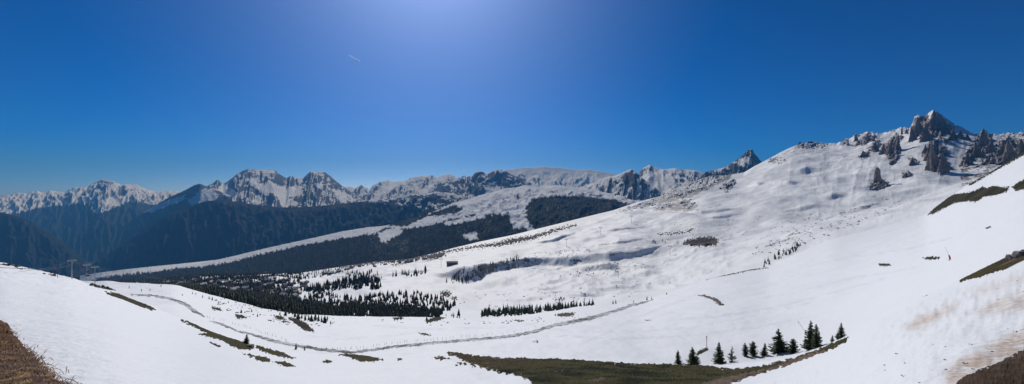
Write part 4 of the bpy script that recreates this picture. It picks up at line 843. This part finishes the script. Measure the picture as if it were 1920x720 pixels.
def bx(bm, c, s, rot=0):
    r = bmesh.ops.create_cube(bm, size=1)
    for v in r['verts']:
        x, y, z = v.co.x * s[0], v.co.y * s[1], v.co.z * s[2]
        v.co = Vector((x * math.cos(rot) - y * math.sin(rot) + c[0], x * math.sin(rot) + y * math.cos(rot) + c[1], z + c[2]))
def tube(bm, a, b, r0, r1=None, n=8):
    a, b = Vector(a), Vector(b); d = b - a; r = bmesh.ops.create_cone(bm, cap_ends=True, segments=n, radius1=r0, radius2=r1 if r1 is not None else r0, depth=d.length)
    q = d.to_track_quat('Z', 'Y'); mid_ = (a + b) / 2
    for v in r['verts']: v.co = q @ v.co + mid_
def empty(name, loc, rz=0, label=None, cat=None, group=None):
    e = bpy.data.objects.new(name, None); COL.objects.link(e); e.location = loc; e.rotation_euler.z = rz; e.empty_display_size = .2
    return tag(e, label, cat, group)
def lift_pylon(p, h, rz, label, group=None):
    e = empty('lift_pylon', p, rz, label, 'lift pylon', group)
    b = bmesh.new(); tube(b, (0, 0, -1.5), (0, 0, h), h * .022, h * .015, 10); bmo('mast', b, M_STEEL, e, True)
    w = h * .20
    b = bmesh.new(); bx(b, (0, 0, h * .99), (w * 2.1, h * .035, h * .035)); bx(b, (0, 0, h * 1.05), (w * 1.7, h * .02, h * .02))
    for s in (-1, 1): bx(b, (s * w * .82, 0, h * 1.02), (h * .02, h * .02, h * .07))
    bmo('crossarm', b, M_STEEL, e)
    for s in (-1, 1):
        b = bmesh.new(); bx(b, (s * w, 0, h * .965), (h * .025, h * .20, h * .02))
        for q in (-.08, -.03, .03, .08): tube(b, (s * w - .02 * h, q * h, h * .945), (s * w + .02 * h, q * h, h * .945), h * .016, None, 8)
        bmo('sheave_train', b, M_DARK, e)
    b = bmesh.new()
    for s in (-1, 1): bx(b, (s * h * .012, -h * .045, h * .5), (h * .004, h * .004, h * .9))
    for q in range(14): bx(b, (0, -h * .045, h * (.08 + q * .064)), (h * .024, h * .003, h * .003))
    bmo('ladder', b, M_STEEL, e); return e
pyl = [(135, 523, 34, 100, 320, 'nearest and tallest steel lift pylon on the rim of the left snow slope'), (163, 527, 30, 100, 420, 'second steel lift pylon on the left, between the tallest one and the farthest'), (178, 531, 30, 130, 500, 'third and farthest steel lift pylon of the left line, down the rim')]
tops = []
for px, py, h, a, b, lb in pyl:
    p = hit(nearg, px, py, a, b)
    if p is None: print('NO pylon', px); continue
    hh = h * p.y / F; lift_pylon(p, hh, .5, lb); tops.append((p, hh))
hp = [(1041, 566, 18, 'lift pylon in the hollow behind the line of spruces'), (1159, 521, 18, 'lift pylon on the rolling snow in the middle of the ski hillside'), (1256, 478, 17, 'lift pylon just left of the dark thawed patch'), (1184, 418, 13, 'lift pylon high on the hillside under the rock outcrops, left one'), (1126, 440, 14, 'lift pylon near the skyline edge of the ski hillside'), (1062, 462, 13, 'lift pylon near the upper brown strip of thawed ground'), (998, 500, 12, 'lift pylon above the bank with the shaded terrace'), (827, 500, 14, 'lift pylon beside the long brown hut'), (930, 588, 14, 'lift pylon among the spruces of the tree line'), (1365, 424, 13, 'lift pylon on the open piste right of centre, below the snowy shoulder')]
for px, py, h, lb in hp:
    p = hit(hill, px, py, 650, 4400)
    if p is None: print('NO pylon', px); continue
    lift_pylon(p, h * p.y / F, .3, lb)
if len(tops) >= 2:
    dirv = (tops[1][0] - tops[0][0]); start = tops[0][0] - dirv * 2.2
    chain = [start + Vector((0, 0, tops[0][1] + 6))] + [t[0] + Vector((0, 0, t[1] * .95)) for t in tops] + [tops[-1][0] + Vector((30, 260, -60))]
    rz = .5
    for s in (-1, 1):
        b = bmesh.new(); off = Vector((math.cos(rz), math.sin(rz), 0)) * s * tops[0][1] * .2
        for a_, b_ in zip(chain[:-1], chain[1:]):
            prev = a_ + off
            for q in range(1, 9):
                t = q / 8; c = a_.lerp(b_, t) + off - Vector((0, 0, 4 * t * (1 - t) * (b_ - a_).length * .02)); tube(b, prev, c, .03, None, 5); prev = c
        o = bmo('lift_cable', b, M_DARK); tag(o, 'thin dark steel cable carrying the left lift, %s of the two' % ('uphill' if s < 0 else 'downhill'), 'cable')
    k = 0
    for seg, t, s in ((0, .62, -1), (0, .8, 1), (1, .3, -1), (1, .72, 1), (2, .35, -1)):
        a_, b_ = chain[seg], chain[seg + 1]; off = Vector((math.cos(rz), math.sin(rz), 0)) * s * tops[0][1] * .2
        c = a_.lerp(b_, t) + off - Vector((0, 0, 4 * t * (1 - t) * (b_ - a_).length * .02))
        e = empty('lift_chair', c - Vector((0, 0, 4.2)), 1.2, None, 'lift chair', 'chairs hanging from the left lift'); e['label'] = 'dark lift chair hanging on a long hanger from the cable of the left lift'
        b = bmesh.new(); tube(b, (0, 0, 4.2), (0, 0, 1.9), .05); tube(b, (0, 0, 1.9), (0, -.6, 1.2), .05); bmo('hanger', b, M_DARK, e)
        b = bmesh.new(); bx(b, (0, 0, .45), (2.2, .55, .1)); bmo('seat', b, M_DARK, e)
        b = bmesh.new(); bx(b, (0, -.32, .95), (2.2, .1, .8)); tube(b, (-1.1, -.32, .5), (-1.1, -.6, 1.3), .04); tube(b, (1.1, -.32, .5), (1.1, -.6, 1.3), .04); tube(b, (-1.1, -.6, 1.3), (1.1, -.6, 1.3), .04); bmo('backrest', b, M_DARK, e)
# people: one skinned body each, helmet, jacket shell and skis
def person(p, rz, jacket, label, ski=True):
    e_me = bpy.data.meshes.new('person')
    V = [(0, 0, .95), (0, 0, 1.2), (0, 0, 1.45), (0, .02, 1.56), (0, .04, 1.68), (.10, 0, .9), (.13, .10, .52), (.14, 0, .08), (.14, .14, .05), (-.10, 0, .9), (-.13, .10, .52), (-.14, 0, .08), (-.14, .14, .05), (.2, 0, 1.42), (.30, .08, 1.16), (.28, .30, 1.08), (-.2, 0, 1.42), (-.30, .08, 1.16), (-.28, .30, 1.08)]
    E = [(0, 1), (1, 2), (2, 3), (3, 4), (0, 5), (5, 6), (6, 7), (7, 8), (0, 9), (9, 10), (10, 11), (11, 12), (2, 13), (13, 14), (14, 15), (2, 16), (16, 17), (17, 18)]
    R = [.17, .16, .17, .06, .12, .10, .075, .06, .05, .10, .075, .06, .05, .08, .06, .045, .08, .06, .045]
    e_me.from_pydata(V, E, []); e_me.materials.append(jacket); o = bpy.data.objects.new('person', e_me); COL.objects.link(o)
    sk = o.modifiers.new('skin', 'SKIN')
    for i, q in enumerate(e_me.skin_vertices[0].data): q.radius = (R[i], R[i]); q.use_root = i == 0
    o.modifiers.new('sub', 'SUBSURF').levels = 1
    o.location = p; o.rotation_euler.z = rz
    b = bmesh.new(); bmesh.ops.create_icosphere(b, subdivisions=2, radius=.135)
    for v in b.verts: v.co = Vector((v.co.x, v.co.y + .03, max(v.co.z, -.03) + 1.72))
    bmo('helmet', b, M_DARK, o)
    if ski:
        for s in (-1, 1):
            b = bmesh.new(); bx(b, (s * .14, .1, .02), (.08, 1.6, .02)); bx(b, (s * .14, .95, .06), (.08, .16, .015)); bmo('ski', b, M_RED, o)
    return tag(o, label, 'person')
J = [plain('black ski clothes', (.015, .015, .02), .7), plain('navy ski clothes', (.03, .05, .12), .7)]
for px, py, j, lb in ((95, 516, 0, 'dark clad skier on the rim of the left slope, left one of the pair'), (103, 519, 1, 'dark clad skier on the rim of the left slope, right one of the pair'), (242, 541, 0, 'skier in dark clothes standing alone right of the pylons, leftmost on the far snow shelf'), (265, 547, 1, 'skier in dark clothes at the left start of the curving road'), (281, 546, 0, 'skier in dark clothes just above the curving road'), (302, 538, 1, 'skier in dark clothes on the rim of the snow shelf before the valley')):
    p = hit(nearg, px, py, 100, 420)
    if p is None: print('NO person', px); continue
    person(p, random.uniform(-1, 1), J[j], lb)
# snow lances
def snow_lance(px, py, hpx, tilt, label, y0, y1):
    p = hit(nearg, px, py, y0, y1)
    if p is None: print('NO lance'); return
    s = hpx * p.y / F
    e = empty('snow_lance', p, 0, label, 'snow gun')
    b = bmesh.new(); tube(b, (0, 0, -.1 * s), (0, 0, .18 * s), .035 * s, .03 * s); bx(b, (0, 0, .02 * s), (.22 * s, .18 * s, .05 * s)); bmo('base', b, M_DARK, e)
    b = bmesh.new(); tube(b, (.02 * s, 0, .12 * s), (-.02 * s, 0, .40 * s), .075 * s, .085 * s, 10); tube(b, (-.02 * s, 0, .38 * s), (-.12 * s, 0, .62 * s), .085 * s, .05 * s, 10); bmo('padding', b, M_RED, e, True)
    b = bmesh.new(); tube(b, (-.10 * s, 0, .58 * s), (-.10 * s - tilt * s, 0, 1.45 * s), .014 * s, .010 * s); tube(b, (-.10 * s - tilt * s, 0, 1.45 * s), (-.10 * s - tilt * s * 1.04, 0, 1.52 * s), .026 * s, .02 * s); bmo('lance', b, M_STEEL, e)
snow_lance(1519, 648, 30, .62, 'red padded snow lance leaning left behind the tallest spruce of the row', 66, 160)
snow_lance(1781, 488, 16, .42, 'red padded snow lance standing alone on the wide right slope', 95, 600)
# flag pole on its mound
p = hit(nearg, 1325, 656, 80, 300)
e = empty('marker_pole', p, 0, 'thin lone pole with a furled flag on a small dark mound in the snow', 'pole')
s = 26 * p.y / F; b = bmesh.new(); tube(b, (0, 0, -.1 * s), (0, 0, s), .022 * s, .016 * s); bmo('post', b, M_WOOD, e)
b = bmesh.new(); tube(b, (0, -.02 * s, .72 * s), (-.01 * s, 0, .98 * s), .022 * s, .045 * s, 6); bmo('flag', b, M_WOODL, e)
# marker posts along the road
b = bmesh.new(); tube(b, (0, 0, -.3), (0, 0, 1.15), .06, .05, 6); me0 = bpy.data.meshes.new('marker_post'); b.to_mesh(me0); b.free(); me0.materials.append(plain('post wood', (.13, .12, .11), .9))
k = 0
for pts, n in (([(388, 596), (420, 603), (460, 614), (500, 627), (540, 640)], 26), ([(560, 650), (600, 657), (650, 656), (700, 650), (760, 642), (830, 637), (880, 632), (930, 628), (965, 624), (1010, 612), (1050, 601), (1100, 589), (1150, 576)], 82), ([(672, 660), (720, 655), (780, 650), (840, 643)], 20)):
    P = np.array(pts, float); xs = np.linspace(P[0, 0], P[-1, 0], n)
    for x in xs:
        p = hit(nearg, x + random.uniform(-3, 3), np.interp(x, P[:, 0], P[:, 1]) + random.uniform(-.6, .6), 95, 800)
        if p is None or random.random() < .22: continue
        o = bpy.data.objects.new('marker_post', me0); COL.objects.link(o); o.location = p; o.rotation_euler = (random.uniform(-.08, .08), random.uniform(-.1, .1), 0); o.scale = (1, 1, random.uniform(.8, 1.15))
        tag(o, 'thin dark marker post in the row that follows the winding road over the snow', 'post', 'marker posts beside the winding road')
# chalets
def chalet_mesh(seed):
    r = random.Random(seed); L_, W_, H_ = r.uniform(12, 20), r.uniform(9, 12), r.uniform(5, 8)
    rh = W_ * .32; co = [(-L_/2, -W_/2, -3), (L_/2, -W_/2, -3), (L_/2, W_/2, -3), (-L_/2, W_/2, -3), (-L_/2, -W_/2, H_), (L_/2, -W_/2, H_), (L_/2, W_/2, H_), (-L_/2, W_/2, H_), (-L_/2, 0, H_ + rh), (L_/2, 0, H_ + rh)]
    f = [(0, 1, 5, 4), (1, 2, 6, 5), (2, 3, 7, 6), (3, 0, 4, 7), (5, 6, 9), (7, 4, 8)]; mi = [0] * 6
    e = 1.1
    for sg in (-1, 1):                               # roof slabs with eaves
        k = len(co); y = sg * (W_ / 2 + e); z = H_ - e * .62
        co += [(-L_/2 - e, y, z), (L_/2 + e, y, z), (L_/2 + e, 0, H_ + rh + .15), (-L_/2 - e, 0, H_ + rh + .15), (-L_/2 - e, y, z + .6), (L_/2 + e, y, z + .6), (L_/2 + e, 0, H_ + rh + .75), (-L_/2 - e, 0, H_ + rh + .75)]
        f += [(k, k+1, k+5, k+4), (k+4, k+5, k+6, k+7), (k, k+3, k+2, k+1), (k+1, k+2, k+6, k+5), (k+3, k, k+4, k+7)]; mi += [1] * 5
    for lv in range(2):
        for q in range(4):
            x = -L_/2 + L_ * (q + .5) / 4; z = 1 + lv * 2.7; k = len(co); co += [(x - .7, -W_/2 - .05, z), (x + .7, -W_/2 - .05, z), (x + .7, -W_/2 - .05, z + 1.3), (x - .7, -W_/2 - .05, z + 1.3)]; f.append((k, k+1, k+2, k+3)); mi.append(2)
    me = bpy.data.meshes.new('chalet'); me.from_pydata(co, [], f)
    for m_ in ((M_WOOD if seed % 3 else M_WOODL), (M_ROOFS if seed % 2 else M_ROOFD), M_GLASS): me.materials.append(m_)
    me.polygons.foreach_set('material_index', mi); return me
CHM = [chalet_mesh(s) for s in range(1, 7)]
k = 0
for poly, n, sd, lb, gr in (([(300, 535), (345, 520), (400, 508), (470, 508), (560, 520), (590, 535), (560, 560), (480, 556), (400, 545), (340, 540)], 75, 5, 'small chalet among the dark conifers on the valley floor', 'chalets of the village on the valley floor'),
                            ([(590, 512), (655, 499), (700, 493), (760, 489), (800, 483), (800, 489), (740, 497), (660, 506), (610, 520)], 26, 6, 'small chalet in the row along the far edge of the snowy shelf', 'chalets along the far edge of the snowy shelf')):
    for p in scatter(hill, poly, n, 900, 3600, sd):
        k += 1; o = bpy.data.objects.new('chalet', CHM[k % 6]); COL.objects.link(o); o.location = p; o.rotation_euler.z = random.uniform(-.6, .6) + (1.57 if random.random() < .3 else 0); sc = random.uniform(.95, 1.4); o.scale = (sc,) * 3
        tag(o, lb, 'chalet', gr)
def lodge(px, py, wpx, rz, label):
    p = hit(hill, px, py, 1000, 3800)
    if p is None: print('NO lodge'); return
    W_ = wpx * p.y / F; D, H_ = W_ * .35, W_ * .2
    e = empty('mountain_lodge', p, rz, label, 'building')
    b = bmesh.new(); bx(b, (0, 0, H_ / 2 - 2), (W_, D, H_ + 4)); bmo('wall', b, M_WOOD, e)
    b = bmesh.new()
    for sg in (-1, 1):
        v = [b.verts.new(c) for c in ((-W_ * .54, sg * D * .62, H_ * .92), (W_ * .54, sg * D * .62, H_ * .92), (W_ * .54, 0, H_ * 1.5), (-W_ * .54, 0, H_ * 1.5))]; v2 = [b.verts.new(x.co + Vector((0, 0, H_ * .1))) for x in v]
        b.faces.new(v); b.faces.new(v2)
        for i in range(4): b.faces.new((v[i], v[(i + 1) % 4], v2[(i + 1) % 4], v2[i]))
    bmo('roof', b, plain('brown shingles', (.22, .16, .12), .8, 0, .3, .3), e)
    for i in range(7):
        b = bmesh.new(); bx(b, ((i - 3) * W_ * .13, -D / 2 - .1, H_ * .5), (W_ * .06, .15, H_ * .35)); bmo('window', b, M_GLASS, e)
lodge(848, 496, 20, .05, 'long brown mountain lodge on the snow shelf beside a lift pylon')
lodge(1300, 460, 11, -.1, 'low brown lodge at the left end of the dark thawed patch')
lodge(1328, 459, 12, .15, 'low brown lodge at the right end of the dark thawed patch')
M_VAP = bpy.data.materials.new('vapour'); M_VAP.use_nodes = True; _n = M_VAP.node_tree; _n.nodes.remove(_n.nodes['Principled BSDF']); _t = _n.nodes.new('ShaderNodeVolumePrincipled'); _t.inputs['Color'].default_value = (1, 1, 1, 1); _t.inputs['Density'].default_value = .03; _t.inputs['Anisotropy'].default_value = .5; _n.links.new(_t.outputs[0], _n.nodes['Material Output'].inputs['Volume'])
# condensation trail high in the sky
b = bmesh.new(); Yc = 26000
def sp(px, py, Y): return Vector(((px - CX) / F * Y, Y, (HZ - py) / F * Y))
A_, B_ = sp(654, 103, Yc), sp(674, 115, Yc - 800)
tube(b, A_, B_, 8, 34, 10)
o = bmo('contrail', b, M_VAP, None, True); tag(o, 'short white vapour trail high in the blue sky left of the bright glow', 'contrail')

# ================================================================== air, sky, sun, camera
bm = bmesh.new(); bmesh.ops.create_cube(bm, size=1)
me = bpy.data.meshes.new('haze'); bm.to_mesh(me); bm.free()
hz = bpy.data.objects.new('haze', me); COL.objects.link(hz)
hz.scale = (74000, 30500, 4150); hz.location = (0, 12800, 420); tag(hz, kind='stuff')
m = bpy.data.materials.new('haze'); m.use_nodes = True; nt = m.node_tree; nt.nodes.clear()
out = nt.nodes.new('ShaderNodeOutputMaterial'); v = nt.nodes.new('ShaderNodeVolumePrincipled')
v.inputs['Density'].default_value = 3.9e-5; v.inputs['Absorption Color'].default_value = (.35, .35, .35, 1); v.inputs['Color'].default_value = (.12, .46, 1, 1); v.inputs['Anisotropy'].default_value = 0.0
nt.links.new(v.outputs[0], out.inputs['Volume']); me.materials.append(m)

SUN_EL, SUN_AZ = math.radians(38), math.radians(-11)     # azimuth from the view direction, negative = left
W = bpy.data.worlds.new('World'); SC.world = W; W.use_nodes = True; nt = W.node_tree
bg = nt.nodes['Background']; sky = nt.nodes.new('ShaderNodeTexSky'); sky.sky_type = 'NISHITA'
sky.sun_disc = False; sky.sun_elevation = SUN_EL; sky.sun_rotation = SUN_AZ
sky.altitude = 1000; sky.air_density = .4; sky.dust_density = 1.5; sky.ozone_density = 10
gm = nt.nodes.new('ShaderNodeHueSaturation'); gm.inputs['Saturation'].default_value = 1.2; gm.inputs['Hue'].default_value = .497; ga = nt.nodes.new('ShaderNodeGamma'); ga.inputs[1].default_value = 1.36; nt.links.new(sky.outputs[0], ga.inputs[0]); nt.links.new(ga.outputs[0], gm.inputs['Color']); nt.links.new(gm.outputs[0], bg.inputs[0]); bg.inputs[1].default_value = .067
sl = bpy.data.lights.new('sun', 'SUN'); sl.energy = 4.2; sl.angle = math.radians(.5); sl.color = (1, .975, .95)
so = bpy.data.objects.new('sun', sl); COL.objects.link(so)
d = Vector((math.sin(SUN_AZ) * math.cos(SUN_EL), math.cos(SUN_AZ) * math.cos(SUN_EL), math.sin(SUN_EL)))
so.rotation_euler = d.to_track_quat('Z', 'Y').to_euler()
cam = bpy.data.cameras.new('camera'); co = bpy.data.objects.new('camera', cam); COL.objects.link(co)
cam.sensor_width = 36; cam.lens = 36 * F / 1920; cam.shift_y = (HZ - 360) / 1920
cam.clip_start = .1; cam.clip_end = 120000
co.location = (0, 0, 0); co.rotation_euler = (math.pi / 2, 0, 0); SC.camera = co
SC.view_settings.view_transform = 'Standard'; SC.view_settings.look = 'None'
SC.view_settings.exposure = -.42; SC.view_settings.gamma = 1
SC.cycles.volume_bounces = 0; SC.cycles.max_bounces = 5
